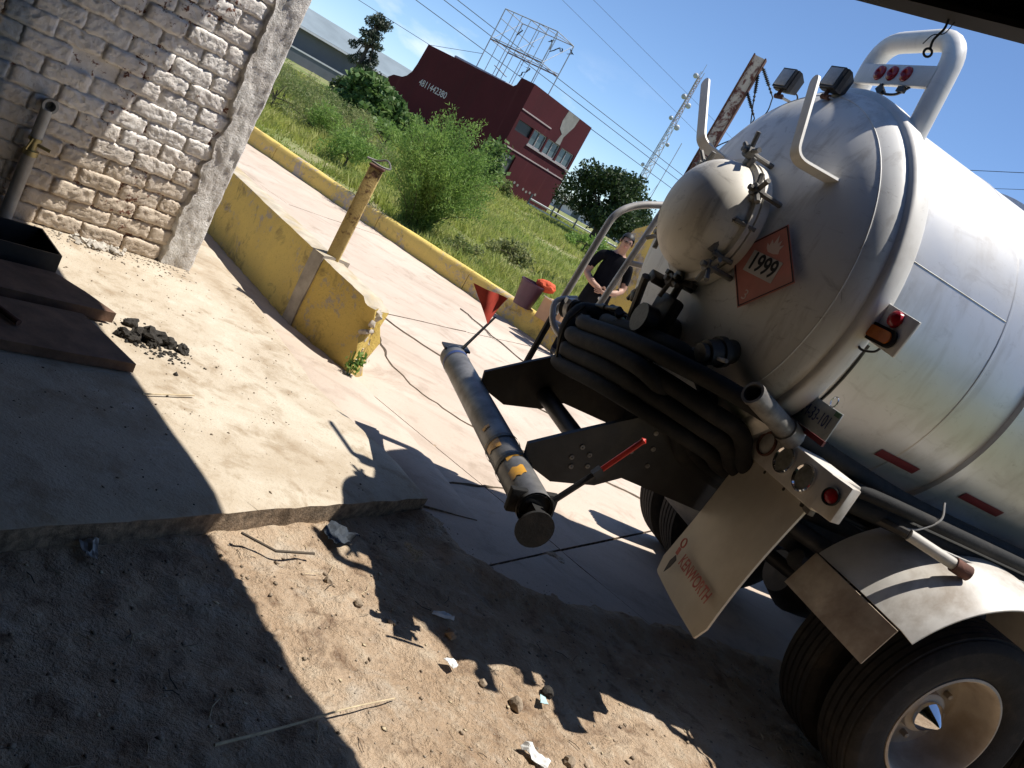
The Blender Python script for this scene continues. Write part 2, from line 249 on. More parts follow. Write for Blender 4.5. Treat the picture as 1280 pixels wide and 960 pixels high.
# ------------------------------------------------------------------ mesh helpers
class MB:
    def __init__(s): s.v = []; s.f = []; s.m = []
    def add(s, vs_, fs, mi=0):
        o = len(s.v); s.v += [tuple(p) for p in vs_]; s.f += [tuple(i + o for i in f) for f in fs]; s.m += [mi] * len(fs); return s
    def box(s, c, size, rot=None, mi=0, bev=0.0):
        hx, hy, hz = (x / 2 for x in size); c = Vector(c); R = rot.to_matrix() if isinstance(rot, Quaternion) else rot
        if bev > 0:
            bm = bmesh.new(); bmesh.ops.create_cube(bm, size=1.0)
            for q in bm.verts: q.co = Vector((q.co.x * size[0], q.co.y * size[1], q.co.z * size[2]))
            bmesh.ops.bevel(bm, geom=list(bm.edges), offset=bev, segments=2, affect='EDGES', profile=0.5)
            P = [q.co.copy() for q in bm.verts]; bm.verts.index_update(); F = [[q.index for q in f.verts] for f in bm.faces]; bm.free()
        else:
            P = [Vector((x * hx, y * hy, z * hz)) for x in (-1, 1) for y in (-1, 1) for z in (-1, 1)]
            F = [(0, 1, 3, 2), (4, 6, 7, 5), (0, 4, 5, 1), (2, 3, 7, 6), (0, 2, 6, 4), (1, 5, 7, 3)]
        if R is not None: P = [R @ p for p in P]
        return s.add([p + c for p in P], F, mi)
    def tube(s, path, r, seg=10, mi=0, caps=True, closed=False):
        path = [Vector(p) for p in path]; n = len(path); rs = r if isinstance(r, (list, tuple)) else [r] * n
        tang = []
        for i in range(n):
            if closed: t = path[(i + 1) % n] - path[i - 1]
            else: t = path[min(i + 1, n - 1)] - path[max(i - 1, 0)]
            tang.append(t.normalized())
        up = Vector((0, 0, 1)) if abs(tang[0].z) < 0.9 else Vector((1, 0, 0))
        nrm = (up - tang[0] * up.dot(tang[0])).normalized(); V = []
        for i in range(n):
            nrm = (nrm - tang[i] * nrm.dot(tang[i])).normalized(); b = tang[i].cross(nrm)
            for k in range(seg):
                a_ = 2 * PI * k / seg; V.append(path[i] + (nrm * math.cos(a_) + b * math.sin(a_)) * rs[i])
        F = []
        for i in range(n if closed else n - 1):
            j = (i + 1) % n
            for k in range(seg): F.append((i * seg + k, i * seg + (k + 1) % seg, j * seg + (k + 1) % seg, j * seg + k))
        if caps and not closed: F += [tuple(range(seg))[::-1], tuple((n - 1) * seg + k for k in range(seg))]
        return s.add(V, F, mi)
    def lathe(s, prof, o, ax, seg=32, mi=0, a0=0.0, a1=2 * PI):
        o = Vector(o); ax = Vector(ax).normalized(); up = Vector((0, 0, 1)) if abs(ax.z) < 0.9 else Vector((1, 0, 0))
        e1 = (up - ax * up.dot(ax)).normalized(); e2 = ax.cross(e1); full = abs(a1 - a0 - 2 * PI) < 1e-6; ns = seg if full else seg + 1
        V = []
        for (h, r) in prof:
            for k in range(ns):
                t = a0 + (a1 - a0) * k / seg; V.append(o + ax * h + (e1 * math.cos(t) + e2 * math.sin(t)) * max(r, 1e-4))
        F = []
        for i in range(len(prof) - 1):
            for k in range(seg):
                k2 = (k + 1) % ns; F.append((i * ns + k, (i + 1) * ns + k, (i + 1) * ns + k2, i * ns + k2))
        return s.add(V, F, mi)
    def prism(s, poly, d, mi=0):
        poly = [Vector(p) for p in poly]; d = Vector(d); n = len(poly)
        F = [tuple(range(n))[::-1], tuple(range(n, 2 * n))] + [(i, (i + 1) % n, n + (i + 1) % n, n + i) for i in range(n)]
        return s.add(poly + [p + d for p in poly], F, mi)
    def build(s, name, mats, parent=None, smooth=False, angle=40):
        me = bpy.data.meshes.new(name); me.from_pydata(s.v, [], s.f)
        mats = mats if isinstance(mats, (list, tuple)) else [mats]
        for m in mats: me.materials.append(M[m])
        if len(mats) > 1: me.polygons.foreach_set('material_index', s.m)
        bm = bmesh.new(); bm.from_mesh(me); bmesh.ops.recalc_face_normals(bm, faces=bm.faces); bm.to_mesh(me); bm.free()
        if smooth:
            me.polygons.foreach_set('use_smooth', [True] * len(me.polygons))
            try: me.set_sharp_from_angle(angle=math.radians(angle))
            except Exception: pass
        me.update(); return link(name, me, parent)
def link(name, data, parent=None):
    o = bpy.data.objects.new(name, data); COL.objects.link(o)
    if parent is not None: o.parent = parent
    return o
def np_mesh(name, V, F, mat, parent=None, smooth=False):
    me = bpy.data.meshes.new(name); V = np.asarray(V, np.float32); F = np.asarray(F, np.int32); k = F.shape[1]
    me.vertices.add(len(V)); me.vertices.foreach_set('co', V.ravel()); me.loops.add(F.size); me.loops.foreach_set('vertex_index', F.ravel())
    me.polygons.add(len(F)); me.polygons.foreach_set('loop_start', np.arange(0, F.size, k, dtype=np.int32)); me.polygons.foreach_set('loop_total', np.full(len(F), k, np.int32))
    if smooth: me.polygons.foreach_set('use_smooth', np.ones(len(F), bool))
    me.materials.append(M[mat]); me.update(calc_edges=True); me.validate(); return link(name, me, parent)
def tag(o, label=None, cat=None, group=None, kind=None):
    for k, v in (('label', label), ('category', cat), ('group', group), ('kind', kind)):
        if v: o[k] = v
    return o
def empty(name, loc=(0, 0, 0), rz=0.0, label=None, cat=None, group=None):
    o = bpy.data.objects.new(name, None); COL.objects.link(o); o.location = loc; o.rotation_euler = (0, 0, rz); o.empty_display_size = 0.1
    return tag(o, label, cat, group)
def text_obj(name, body, size, mat, parent, mw, extrude=0.0008, sx=1.0, sy=1.0, bold=0.0):
    cu = bpy.data.curves.new(name, 'FONT'); cu.body = body; cu.size = size; cu.extrude = extrude; cu.align_x = 'CENTER'; cu.align_y = 'CENTER'
    tmp = bpy.data.objects.new(name, cu); COL.objects.link(tmp); dg = bpy.context.evaluated_depsgraph_get(); me = bpy.data.meshes.new_from_object(tmp.evaluated_get(dg))
    bpy.data.objects.remove(tmp); me.materials.clear(); me.materials.append(M[mat])
    if bold:
        bm = bmesh.new()
        for k, (bx_, by_) in enumerate(((-1, 0), (1, 0), (0, 0.7), (0, -0.7))):
            n0 = len(bm.verts); bm.from_mesh(me); bm.verts.ensure_lookup_table()
            for q in bm.verts[n0:]: q.co += Vector((bx_ * bold, by_ * bold, k * extrude * 0.3))
        bm.to_mesh(me); bm.free()
    for q in me.vertices: q.co = mw @ Vector((q.co.x * sx, q.co.y * sy, q.co.z))
    return link(name, me, parent)
def frame(o, x, y):
    x = Vector(x).normalized(); y = Vector(y); y = (y - x * y.dot(x)).normalized(); z = x.cross(y); o = Vector(o)
    return Matrix(((x.x, y.x, z.x, o.x), (x.y, y.y, z.y, o.y), (x.z, y.z, z.z, o.z), (0, 0, 0, 1)))
def bez(pts, n=8):
    """Catmull-Rom through points"""
    P = [Vector(p) for p in pts]; P = [P[0] * 2 - P[1]] + P + [P[-1] * 2 - P[-2]]; out_ = []
    for i in range(1, len(P) - 2):
        for k in range(n):
            t = k / n; a_, b_, c_, d_ = P[i - 1:i + 3]
            out_.append(0.5 * ((2 * b_) + (c_ - a_) * t + (2 * a_ - 5 * b_ + 4 * c_ - d_) * t * t + (3 * b_ - a_ - 3 * c_ + d_) * t ** 3))
    return out_ + [P[-2]]
def fillet(pts, r, n=5):
    P = [Vector(p) for p in pts]; out_ = [P[0]]
    for i in range(1, len(P) - 1):
        d0 = (P[i - 1] - P[i]); d1 = (P[i + 1] - P[i]); rr = min(r, d0.length * 0.48, d1.length * 0.48); q0 = P[i] + d0.normalized() * rr; q1 = P[i] + d1.normalized() * rr
        for k in range(n + 1):
            t = k / n; out_.append(q0 * (1 - t) ** 2 + P[i] * 2 * t * (1 - t) + q1 * t * t)
    return out_ + [P[-1]]
def fbm(x, y, sc, oct_=4, seed=0.0):
    return noise.fractal(Vector((x * sc + seed, y * sc - seed, seed * 0.37)), 0.9, 2.0, oct_)
def leaves(centres, radii, n, size, squash=1.0, seed=0, shell=0.45, slim=0.45):
    """leaf quads spread through blobs; returns verts, faces"""
    g = np.random.default_rng(seed); C_ = np.asarray(centres, float); Rr = np.asarray(radii, float); p = Rr ** 2 / (Rr ** 2).sum()
    idx = g.choice(len(C_), n, p=p); d = g.normal(size=(n, 3)); d /= np.linalg.norm(d, axis=1)[:, None]
    rad = Rr[idx] * (shell + (1 - shell) * g.random(n) ** 0.6) * (0.85 + 0.3 * g.random(n)); P = C_[idx] + d * rad[:, None] * np.array([1, 1, squash])
    a_ = g.normal(size=(n, 3)) + d * 0.6; a_ /= np.linalg.norm(a_, axis=1)[:, None]; b_ = np.cross(a_, g.normal(size=(n, 3))); b_ /= np.linalg.norm(b_, axis=1)[:, None]
    s_ = size * (0.6 + 0.8 * g.random(n))[:, None]
    V = np.empty((n, 4, 3)); V[:, 0] = P - a_ * s_; V[:, 1] = P + b_ * s_ * slim; V[:, 2] = P + a_ * s_; V[:, 3] = P - b_ * s_ * slim
    return V.reshape(-1, 3), np.arange(4 * n).reshape(n, 4)
def rock(name, loc, size, mat, seed, label=None, cat=None, group=None, squash=0.7, sub=2, amp=0.3):
    bm = bmesh.new(); bmesh.ops.create_icosphere(bm, subdivisions=sub, radius=1.0)
    for q in bm.verts:
        k = 1 + amp * noise.fractal(q.co * 1.3 + Vector((seed * 3.1, seed * 1.7, seed)), 0.8, 2.0, 4); q.co = Vector((q.co.x * k * size, q.co.y * k * size * 0.8, q.co.z * k * size * squash))
    me = bpy.data.meshes.new(name); bm.to_mesh(me); bm.free(); me.materials.append(M[mat]); o = link(name, me); o.location = loc; o.rotation_euler = (0, 0, seed * 1.3); return tag(o, label, cat, group)
# ================================================================== SETTING
KD = Vector((0.879, -0.477, 0)); KN = Vector((0.477, 0.879, 0)); KP = Vector((-1.78, 11.79, 0))   # kerb line
def field_z(x, y):
    d = Vector((x, y, 0)) - KP; u = d.dot(KD); v_ = d.dot(KN); lim = 0.12 + max(0.0, u - 2.5) * 1.7
    k = min(1, max(0, (v_ - lim) / 0.12)); hgt = 0.10 + 0.42 * min(1, max(0, v_ - 1) / 38) + 0.05 * fbm(x, y, 0.35, 3, 2.0) * min(1, max(0, v_) / 3)
    return -0.09 * (1 - k) + hgt * k
us = sorted(set([round(x, 3) for x in list(np.linspace(-14, 8, 56)) + list(np.linspace(-60, -14, 24)) + list(np.linspace(8, 60, 24)) + [-900, -400, -200, -100, 100, 200, 400, 900]]))
vs2 = sorted(set([round(x, 3) for x in list(np.linspace(0.0, 0.36, 4)) + list(np.linspace(0.36, 20, 44)) + list(np.linspace(20, 70, 26)) + list(np.linspace(-30, 0, 16)) + [-400, -150, -60, 100, 160, 260, 500, 1200]]))
V = []; F = []
for v_ in vs2:
    for u in us:
        p = KP + KD * u + KN * v_; V.append((p.x, p.y, field_z(p.x, p.y) - (0.03 if v_ < -0.01 else 0)))
nu = len(us)
for j in range(len(vs2) - 1):
    for i in range(nu - 1): F.append((j * nu + i, j * nu + i + 1, (j + 1) * nu + i + 1, (j + 1) * nu + i))
tag(np_mesh('ground', V, F, 'soil', smooth=True), kind='structure')

# dirt yard in front of the slab: fine relief
_lp = [Vector(p) for p in ((-0.05, 4.0), (0.22, 3.75), (0.55, 3.80), (0.86, 3.95), (1.54, 4.37), (3.2, 5.1), (5.5, 6.1))]
def lap(x, y):
    q = Vector((x, y)); best = 9
    for i in range(len(_lp) - 1):
        ab = _lp[i + 1] - _lp[i]; t = max(0, min(1, (q - _lp[i]).dot(ab) / ab.length_squared)); best = min(best, (q - _lp[i] - ab * t).length)
    return 0.036 * math.exp(-(best / 0.10) ** 2) if best < 0.4 else 0.0
xs = np.arange(-2.3, 5.2, 0.024); ys = np.arange(0.7, 5.9, 0.024); V = []
for y in ys:
    for x in xs:
        h = 0.018 * fbm(x, y, 1.1, 3, 4.0) + 0.015 * fbm(x, y, 5.0, 4, 1.0) + 0.020 * max(0, fbm(x, y, 13.0, 3, 9.0) - 0.1)
        V.append((x, y, -0.016 + h + lap(x, y)))
nx, ny = len(xs), len(ys); F = [(j * nx + i, j * nx + i + 1, (j + 1) * nx + i + 1, (j + 1) * nx + i) for j in range(ny - 1) for i in range(nx - 1)]
DIRT = np.array(V).reshape(ny, nx, 3)
def dirt_z(x, y):
    i = min(nx - 1, max(0, int((x + 2.3) / 0.024))); j = min(ny - 1, max(0, int((y - 0.7) / 0.024))); return float(DIRT[j, i, 2])
tag(np_mesh('dirt_ground', V, F, 'dirt', smooth=True), kind='structure')

def poly_sheet(name, poly, z, step, mat, parent=None, depth=0.16, amp=0.006, edge=0.018, rough_edge=0.012, sc=2.0):
    """polygon cut into a grid, relief on top, worn rim, skirt down"""
    bm = bmesh.new(); f = bm.faces.new([bm.verts.new((p[0], p[1], 0)) for p in poly])
    x0, x1 = min(p[0] for p in poly), max(p[0] for p in poly); y0, y1 = min(p[1] for p in poly), max(p[1] for p in poly)
    for ax, lo_, hi in ((0, x0, x1), (1, y0, y1)):
        k = lo_ + step
        while k < hi:
            co = Vector((k, 0, 0)) if ax == 0 else Vector((0, k, 0)); no = Vector((1, 0, 0)) if ax == 0 else Vector((0, 1, 0))
            bmesh.ops.bisect_plane(bm, geom=bm.verts[:] + bm.edges[:] + bm.faces[:], plane_co=co, plane_no=no); k += step
    P = [Vector((p[0], p[1])) for p in poly]
    def dist(x, y):
        q = Vector((x, y)); best = 9
        for i in range(len(P)):
            a_, b_ = P[i], P[(i + 1) % len(P)]; ab = b_ - a_; t = max(0, min(1, (q - a_).dot(ab) / ab.length_squared)); best = min(best, (q - a_ - ab * t).length)
        return best
    bnd = [e for e in bm.edges if e.is_boundary]
    for q in bm.verts:
        x, y = q.co.x, q.co.y; d = dist(x, y); q.co.z = z + amp * fbm(x, y, sc, 4, 3.0) - edge * math.exp(-d / 0.03)
        if rough_edge and d < 1e-4: q.co.x += rough_edge * fbm(x, y, 9, 3, 5.0); q.co.y += rough_edge * fbm(x, y, 9, 3, 8.0)
    r = bmesh.ops.extrude_edge_only(bm, edges=bnd)
    low = [g_ for g_ in r['geom'] if isinstance(g_, bmesh.types.BMVert)]
    for q in low: q.co.z = z - depth; q.co.x += 0.012 * fbm(q.co.x, q.co.y, 14, 3, 1.0); q.co.y += 0.012 * fbm(q.co.x, q.co.y, 14, 3, 6.0)
    lowset = set(low)
    for f in bm.faces:
        if any(q in lowset for q in f.verts): f.material_index = 1
    bmesh.ops.recalc_face_normals(bm, faces=bm.faces)
    me = bpy.data.meshes.new(name); bm.to_mesh(me); bm.free(); me.materials.append(M[mat]); me.materials.append(M['slab_edge']); me.polygons.foreach_set('use_smooth', [True] * len(me.polygons))
    try: me.set_sharp_from_angle(angle=math.radians(50))
    except Exception: pass
    return link(name, me, parent)
SLAB = [(-2.7, -0.75), (-0.70, 2.95), (-0.42, 3.47), (-0.09, 4.07), (-0.33, 4.30), (-0.57, 4.45), (-1.04, 4.75), (-1.75, 5.55), (-2.79, 6.57), (-4.4, 8.1), (-6.5, 6), (-6.0, 1.0)]
tag(poly_sheet('pavement', SLAB, 0.10, 0.085, 'slab'), kind='structure')
SLAB2 = [(-0.10, 4.095), (-0.33, 4.315), (-0.57, 4.465), (-1.04, 4.765), (-1.75, 5.565), (-2.79, 6.585), (-3.3, 7.06), (-2.92, 7.02), (-1.6, 5.80), (-0.95, 5.46), (-0.5, 5.10), (0.20, 4.30)]
tag(poly_sheet('pavement', SLAB2, 0.052, 0.12, 'driveway', depth=0.12, edge=0.026, rough_edge=0.005), kind='structure')
# driveway in cast panels
dw = empty('driveway'); tag(dw, kind='structure')
def clip(poly, n, d):
    out_ = []
    for i in range(len(poly)):
        a_, b_ = poly[i], poly[(i + 1) % len(poly)]; da, db = a_[0] * n[0] + a_[1] * n[1] - d, b_[0] * n[0] + b_[1] * n[1] - d
        if da >= 0: out_.append(a_)
        if da * db < 0: t = da / (da - db); out_.append((a_[0] + (b_[0] - a_[0]) * t, a_[1] + (b_[1] - a_[1]) * t))
    return out_
_k1 = KP + KD * -16 + KN * 0.1; _k2 = KP + KD * 2.45 + KN * 0.1
DRIVE = [(-0.09, 4.05), (0.22, 3.77), (0.55, 3.82), (0.86, 3.97), (1.54, 4.40), (3.2, 5.15), (8, 7.2), (22, 12), (22, 24), (_k2.x, _k2.y), (_k1.x, _k1.y), (-18, 15), (-4.4, 8.2)]
gu, gn = (KD.x, KD.y), (KN.x, KN.y); jw = 0.007
cu_ = [-30, -8.2, -4.9, -1.55, 1.75, 5.1, 8.4, 40]; cv_ = [-30, 1.2, 4.35, 7.55, 10.83, 14.0, 30]
for i in range(len(cu_) - 1):
    for j in range(len(cv_) - 1):
        p = clip(DRIVE, gu, cu_[i] + jw); p = clip(p, (-gu[0], -gu[1]), -cu_[i + 1] + jw) if len(p) > 2 else p
        p = clip(p, gn, cv_[j] + jw) if len(p) > 2 else p; p = clip(p, (-gn[0], -gn[1]), -cv_[j + 1] + jw) if len(p) > 2 else p
        if len(p) < 3: continue
        ar = abs(sum(p[k][0] * p[(k + 1) % len(p)][1] - p[(k + 1) % len(p)][0] * p[k][1] for k in range(len(p)))) / 2
        if ar < 0.05: continue
        poly_sheet('concrete_panel', p, 0.015 + rnd.uniform(-0.006, 0.006), 0.6 if ar > 14 else 0.35, 'driveway', dw, depth=0.1, amp=0.006, edge=0.008, rough_edge=0.004, sc=0.8)
# weathered cracks and weedy seams in the driveway, lying a few mm proud of the concrete
def crack(pts, wd, mat='crack_dirt', name='crack', parent=dw, z=0.024):
    P = bez(pts, 10); Vv = []; 
    for i, p in enumerate(P):
        t = (P[min(i + 1, len(P) - 1)] - P[max(i - 1, 0)]).normalized(); nn = Vector((-t.y, t.x, 0)); j = 0.05 * fbm(p.x, p.y, 4, 3, 2.0); ww = wd * (0.5 + abs(fbm(p.x, p.y, 7, 2, 5.0)) * 1.6)
        Vv += [(p.x + nn.x * (j - ww), p.y + nn.y * (j - ww), z - 0.012), (p.x + nn.x * j, p.y + nn.y * j, z), (p.x + nn.x * (j + ww), p.y + nn.y * (j + ww), z - 0.012)]
    Ff = []
    for i in range(len(P) - 1): Ff += [(3 * i, 3 * i + 1, 3 * i + 4, 3 * i + 3), (3 * i + 1, 3 * i + 2, 3 * i + 5, 3 * i + 4)]
    mb = MB(); mb.add(Vv, Ff); return mb.build(name, mat, parent)
crack([(-1.2, 6.9, 0), (-0.85, 6.2, 0), (-0.3, 5.85, 0), (0.25, 5.9, 0), (0.9, 6.3, 0), (1.9, 6.5, 0)], 0.013)
crack([(-2.6, 8.2, 0), (-1.3, 7.5, 0), (-0.2, 7.3, 0), (1.1, 7.6, 0)], 0.010)
crack([(-1.0, 10.0, 0), (0.1, 9.0, 0), (1.4, 8.7, 0)], 0.010)
crack([(-0.2, 4.5, 0), (0.3, 5.0, 0), (0.4, 5.7, 0)], 0.010)

# ------------------------------------------------------------------ kerb along the field
kerb = empty('yellow_kerb', (0, 0, 0), 0, 'long worn yellow concrete kerb between driveway and grassy field', 'kerb')
cuts = [-14, -9.5, -6.6, -3.9, -1.3, 0.6, 2.42]
for i in range(len(cuts) - 1):
    a0, a1 = cuts[i] + 0.006, cuts[i + 1] - 0.006; n_ = max(6, int((a1 - a0) / 0.16)); Vv = []; Ff = []
    prof = [(0.0, -0.06), (-0.004, 0.1), (0.0, 0.255), (0.025, 0.285), (0.09, 0.292), (0.165, 0.285), (0.19, 0.26), (0.195, -0.06)]
    for k in range(n_ + 1):
        u = a0 + (a1 - a0) * k / n_; base = KP + KD * u
        for (q, z) in prof:
            ch = 0.02 * max(0, fbm(u, q * 3, 2.2, 3, i * 1.7)) if z > 0.2 else 0
            p = base + KN * (q + 0.012 * fbm(u, z, 3, 3, 2.0)); Vv.append((p.x, p.y, z - ch + 0.02 * math.sin(u * 0.7)))
    m_ = len(prof)
    for k in range(n_):
        for q in range(m_ - 1): Ff.append((k * m_ + q, k * m_ + q + 1, (k + 1) * m_ + q + 1, (k + 1) * m_ + q))
    Ff += [tuple(range(m_)), tuple(n_ * m_ + q for q in range(m_))]
    mb = MB(); mb.add(Vv, Ff); mb.build('kerb_segment', 'yellow_kerb', kerb, True, 45)

# ------------------------------------------------------------------ parapet
par = empty('parapet_wall', (-1.6, 5.74, 0), 0, 'low yellow parapet wall with a broken end beside the slab', 'wall')
def wall_run(name, p0, p1, z0a, z0b, z1a, z1b, th, mat, n_=18, endrough=0.0):
    p0, p1 = Vector((*p0, 0)), Vector((*p1, 0)); d = (p1 - p0).normalized(); nn = Vector((-d.y, d.x, 0)); Vv = []; Ff = []; Lh = (p1 - p0).length; R_ = 5
    for k in range(n_ + 1):
        t = k / n_; b0 = z0a + (z0b - z0a) * t; b1 = z1a + (z1b - z1a) * t; er = endrough * max(0, (t - 0.78) / 0.22)
        ring = [(0, b0 + (b1 - b0) * q / R_) for q in range(R_ + 1)] + [(th * 0.3, b1 + 0.006), (th * 0.7, b1 + 0.006)] + [(th, b0 + (b1 - b0) * q / R_) for q in range(R_, -1, -1)]
        for (q, z) in ring:
            p = p0 + d * (Lh * t) + nn * q; zz = z - par.location.z; j = 0.010 + er * 0.06
            hz = (z - b0) / (b1 - b0)
            Vv.append((p.x + j * fbm(p.x * 2 + q, z, 5, 3, 1.0) - d.x * er * 0.09 * hz * abs(fbm(q, z, 9, 2, 3.0)), p.y + j * fbm(p.y + q, z, 5, 3, 4.0), zz + (0.3 * j * fbm(t * 5, q, 2, 3, 7.0) - er * 0.05 * (0.5 + fbm(q, t, 6, 2, 2.0))) * (hz > 0.5)))
    m_ = len(ring)
    for k in range(n_):
        for q in range(m_): Ff.append((k * m_ + q, k * m_ + (q + 1) % m_, (k + 1) * m_ + (q + 1) % m_, (k + 1) * m_ + q))
    Ff += [tuple(range(m_)), tuple(n_ * m_ + q for q in range(m_))]
    mb = MB(); mb.add([(x - par.location.x, y - par.location.y, z) for x, y, z in Vv], Ff); mb.m = [1 if (len(f) == 4 and min(mb.v[i][2] for i in f) > 0.42 and max(mb.v[i][2] for i in f) - min(mb.v[i][2] for i in f) < 0.055) else 0 for f in mb.f]; return mb.build(name, [mat, 'pale_concrete'], par, True, 30)
wall_run('wall_section', (-5.2, 9.1), (-1.66, 5.80), 0.0, 0.0, 0.60, 0.585, 0.19, 'yellow_wall', 40)
wall_run('pilaster', (-1.675, 5.775), (-1.575, 5.715), 0.0, 0.0, 0.60, 0.60, 0.26, 'bare_concrete', 5)
wall_run('wall_section', (-1.57, 5.725), (-1.03, 5.43), 0.0, -0.02, 0.58, 0.52, 0.2, 'yellow_wall', 22, 1.0)
mb = MB()
for k in range(60): 
    p = Vector((-1.035, 5.43, 0.18)) - par.location + Vector((rnd.uniform(-0.005, 0.03), rnd.uniform(-0.0, 0.19), rnd.uniform(-0.15, 0.29))); mb.box(p, (rnd.uniform(.02, .05), rnd.uniform(.02, .06), rnd.uniform(.03, .08)), Quaternion((rnd.random(), rnd.random(), rnd.random())).normalized(), 0, 0.006)
mb.build('broken_end', 'bare_concrete', par, True)
# rusty post
post = empty('yellow_post', (-1.55, 5.86, 0), math.radians(12), 'rusty yellow square steel post standing on the parapet', 'post')
mb = MB(); mb.box((0, 0, 0.64), (0.098, 0.098, 1.30), None, 0, 0.012); mb.build('shaft', 'yellow_post', post, True)
mb = MB(); mb.box((0, 0, 1.298), (0.112, 0.112, 0.016), None, 0, 0.004); mb.build('cap', 'rust', post, True)
mb = MB(); mb.tube(bez([(-0.09, 0.02, 1.325), (-0.02, 0.045, 1.335), (0.045, 0.0, 1.37), (0.085, -0.03, 1.33), (0.03, -0.05, 1.318), (-0.05, -0.03, 1.322)], 6), 0.007, 6); mb.build('wire_loop', 'old_grey', post, True)

# ------------------------------------------------------------------ brick wall
bw = empty('brick_wall', WALL_P, PI / 2 - WALL_AZ, 'rough white painted brick wall with concrete corner column', 'wall')   # local x along wall (right = far), -y faces the yard
mb = MB(); mb.box((-4.51, 0.117, 1.6), (8.98, 0.20, 3.2), None); mb.build('mortar_bed', 'mortar', bw)
variants = []
for k in range(12):
    Lb, Hb, Db = 0.250, 0.100, 0.05; NX, NZ = 19, 9; Vv = []; Ff = []
    for j in range(NZ):
        for i in range(NX):
            fx, fz = i / (NX - 1) * 2 - 1, j / (NZ - 1) * 2 - 1; e = max(abs(fx) ** 16, abs(fz) ** 9); yy = -Db * (1 - 0.15 * e) + 0.004 * fbm(fx * 1.5 + k * 3, fz, 1.6, 3, k * 2.1) + 0.009 * fbm(fx * 2.6 + k, fz, 4.5, 4, k * 1.3)
            Vv.append((fx * Lb / 2 * (1 - 0.03 * abs(fz) ** 3) + 0.007 * fbm(fz, k, 2.6, 3, 1.0), yy, fz * Hb / 2 * (1 - 0.08 * abs(fx) ** 4) + 0.008 * fbm(fx, k, 2.4, 3, 5.0 + 2 * (fz > 0))))
    for j in range(NZ - 1):
        for i in range(NX - 1): Ff.append((j * NX + i, j * NX + i + 1, (j + 1) * NX + i + 1, (j + 1) * NX + i))
    ring = [i for i in range(NX)] + [j * NX + NX - 1 for j in range(1, NZ)] + [(NZ - 1) * NX + i for i in range(NX - 2, -1, -1)] + [j * NX for j in range(NZ - 2, 0, -1)]
    o_ = len(Vv); Vv += [(Vv[i][0], 0.03, Vv[i][2]) for i in ring]
    for q in range(len(ring)): Ff.append((ring[q], o_ + q, o_ + (q + 1) % len(ring), ring[(q + 1) % len(ring)]))
    me = bpy.data.meshes.new('brick'); me.from_pydata(Vv, [], Ff); me.materials.append(M['brick_paint']); me.polygons.foreach_set('use_smooth', [True] * len(me.polygons))
    bm = bmesh.new(); bm.from_mesh(me); bmesh.ops.recalc_face_normals(bm, faces=bm.faces); bm.to_mesh(me); bm.free(); variants.append(me)
missing = {(-1.14, 1.08), (-0.93, 1.06)}
row = 0; z = 0.155
while z < 2.35:
    x = -2.1 + (row % 2) * 0.127 + rnd.uniform(-0.01, 0.01)
    while x < -0.14:
        if not any(abs(x - mx_) < 0.07 and abs(z - mz) < 0.05 for mx_, mz in missing):
            o = link('brick', rnd.choice(variants), bw); o.location = (x, 0.046 + rnd.uniform(-0.007, 0.006), z + rnd.uniform(-0.006, 0.006)); o.rotation_euler = (rnd.uniform(-0.04, 0.04), rnd.uniform(-0.02, 0.02), rnd.uniform(-0.04, 0.04))
            sc_ = rnd.uniform(0.94, 1.02); o.scale = (sc_ * (-1 if rnd.random() < 0.5 else 1), 1, rnd.uniform(0.94, 1.06))
        x += 0.254
    z += 0.104; row += 1
# corner column: ragged edge over the bricks
Vv = []; Ff = []; NZ, NX = 150, 16
for j in range(NZ + 1):
    zz = 0.05 + 3.15 * j / NZ
    xl = -0.185 + 0.05 * fbm(zz, 1.0, 2.6, 5, 3.0) + 0.018 * fbm(zz, 2.0, 11, 3, 5.0); xr = 0.025 + 0.008 * fbm(zz, 4.0, 3.0, 3, 8.0)
    for i in range(NX + 1):
        t = i / NX; x = xl + (xr - xl) * t; y = -0.028 - 0.004 * t + 0.012 * fbm(x * 2, zz, 4.5, 4, 2.0) + 0.008 * fbm(x * 3, zz, 18, 4, 6.0)
        if i == 0: y = 0.03
        if i == NX: y += 0.012
        Vv.append((x, y, zz))
    Vv.append((xr - 0.003, 0.24, zz))
m_ = NX + 2
for j in range(NZ):
    for i in range(m_ - 1): Ff.append((j * m_ + i, j * m_ + i + 1, (j + 1) * m_ + i + 1, (j + 1) * m_ + i))
mb = MB(); mb.add(Vv, Ff); mb.build('corner_column', 'column_plaster', bw, True, 60)
# flattened mortar lumps along the wall foot
rub = empty('rubble', (-2.55, 5.1, 0.1), 0, 'small heap of white plaster crumbs at the foot of the brick wall', 'rubble'); mb = MB()
for k in range(60):
    wv_ = rnd.gauss(-0.62, 0.10); p = WALL_P + WD * wv_ + WN * rnd.uniform(0.05, 0.16); mb.box((p.x + 2.55, p.y - 5.1, rnd.uniform(0.005, 0.03)), (rnd.uniform(.01, .04), rnd.uniform(.01, .03), rnd.uniform(.008, .02)), Quaternion((rnd.random(), rnd.random(), rnd.random())).normalized(), 0, 0.002)
o = mb.build('crumbs', 'rubble_pale', rub); o['kind'] = 'stuff'

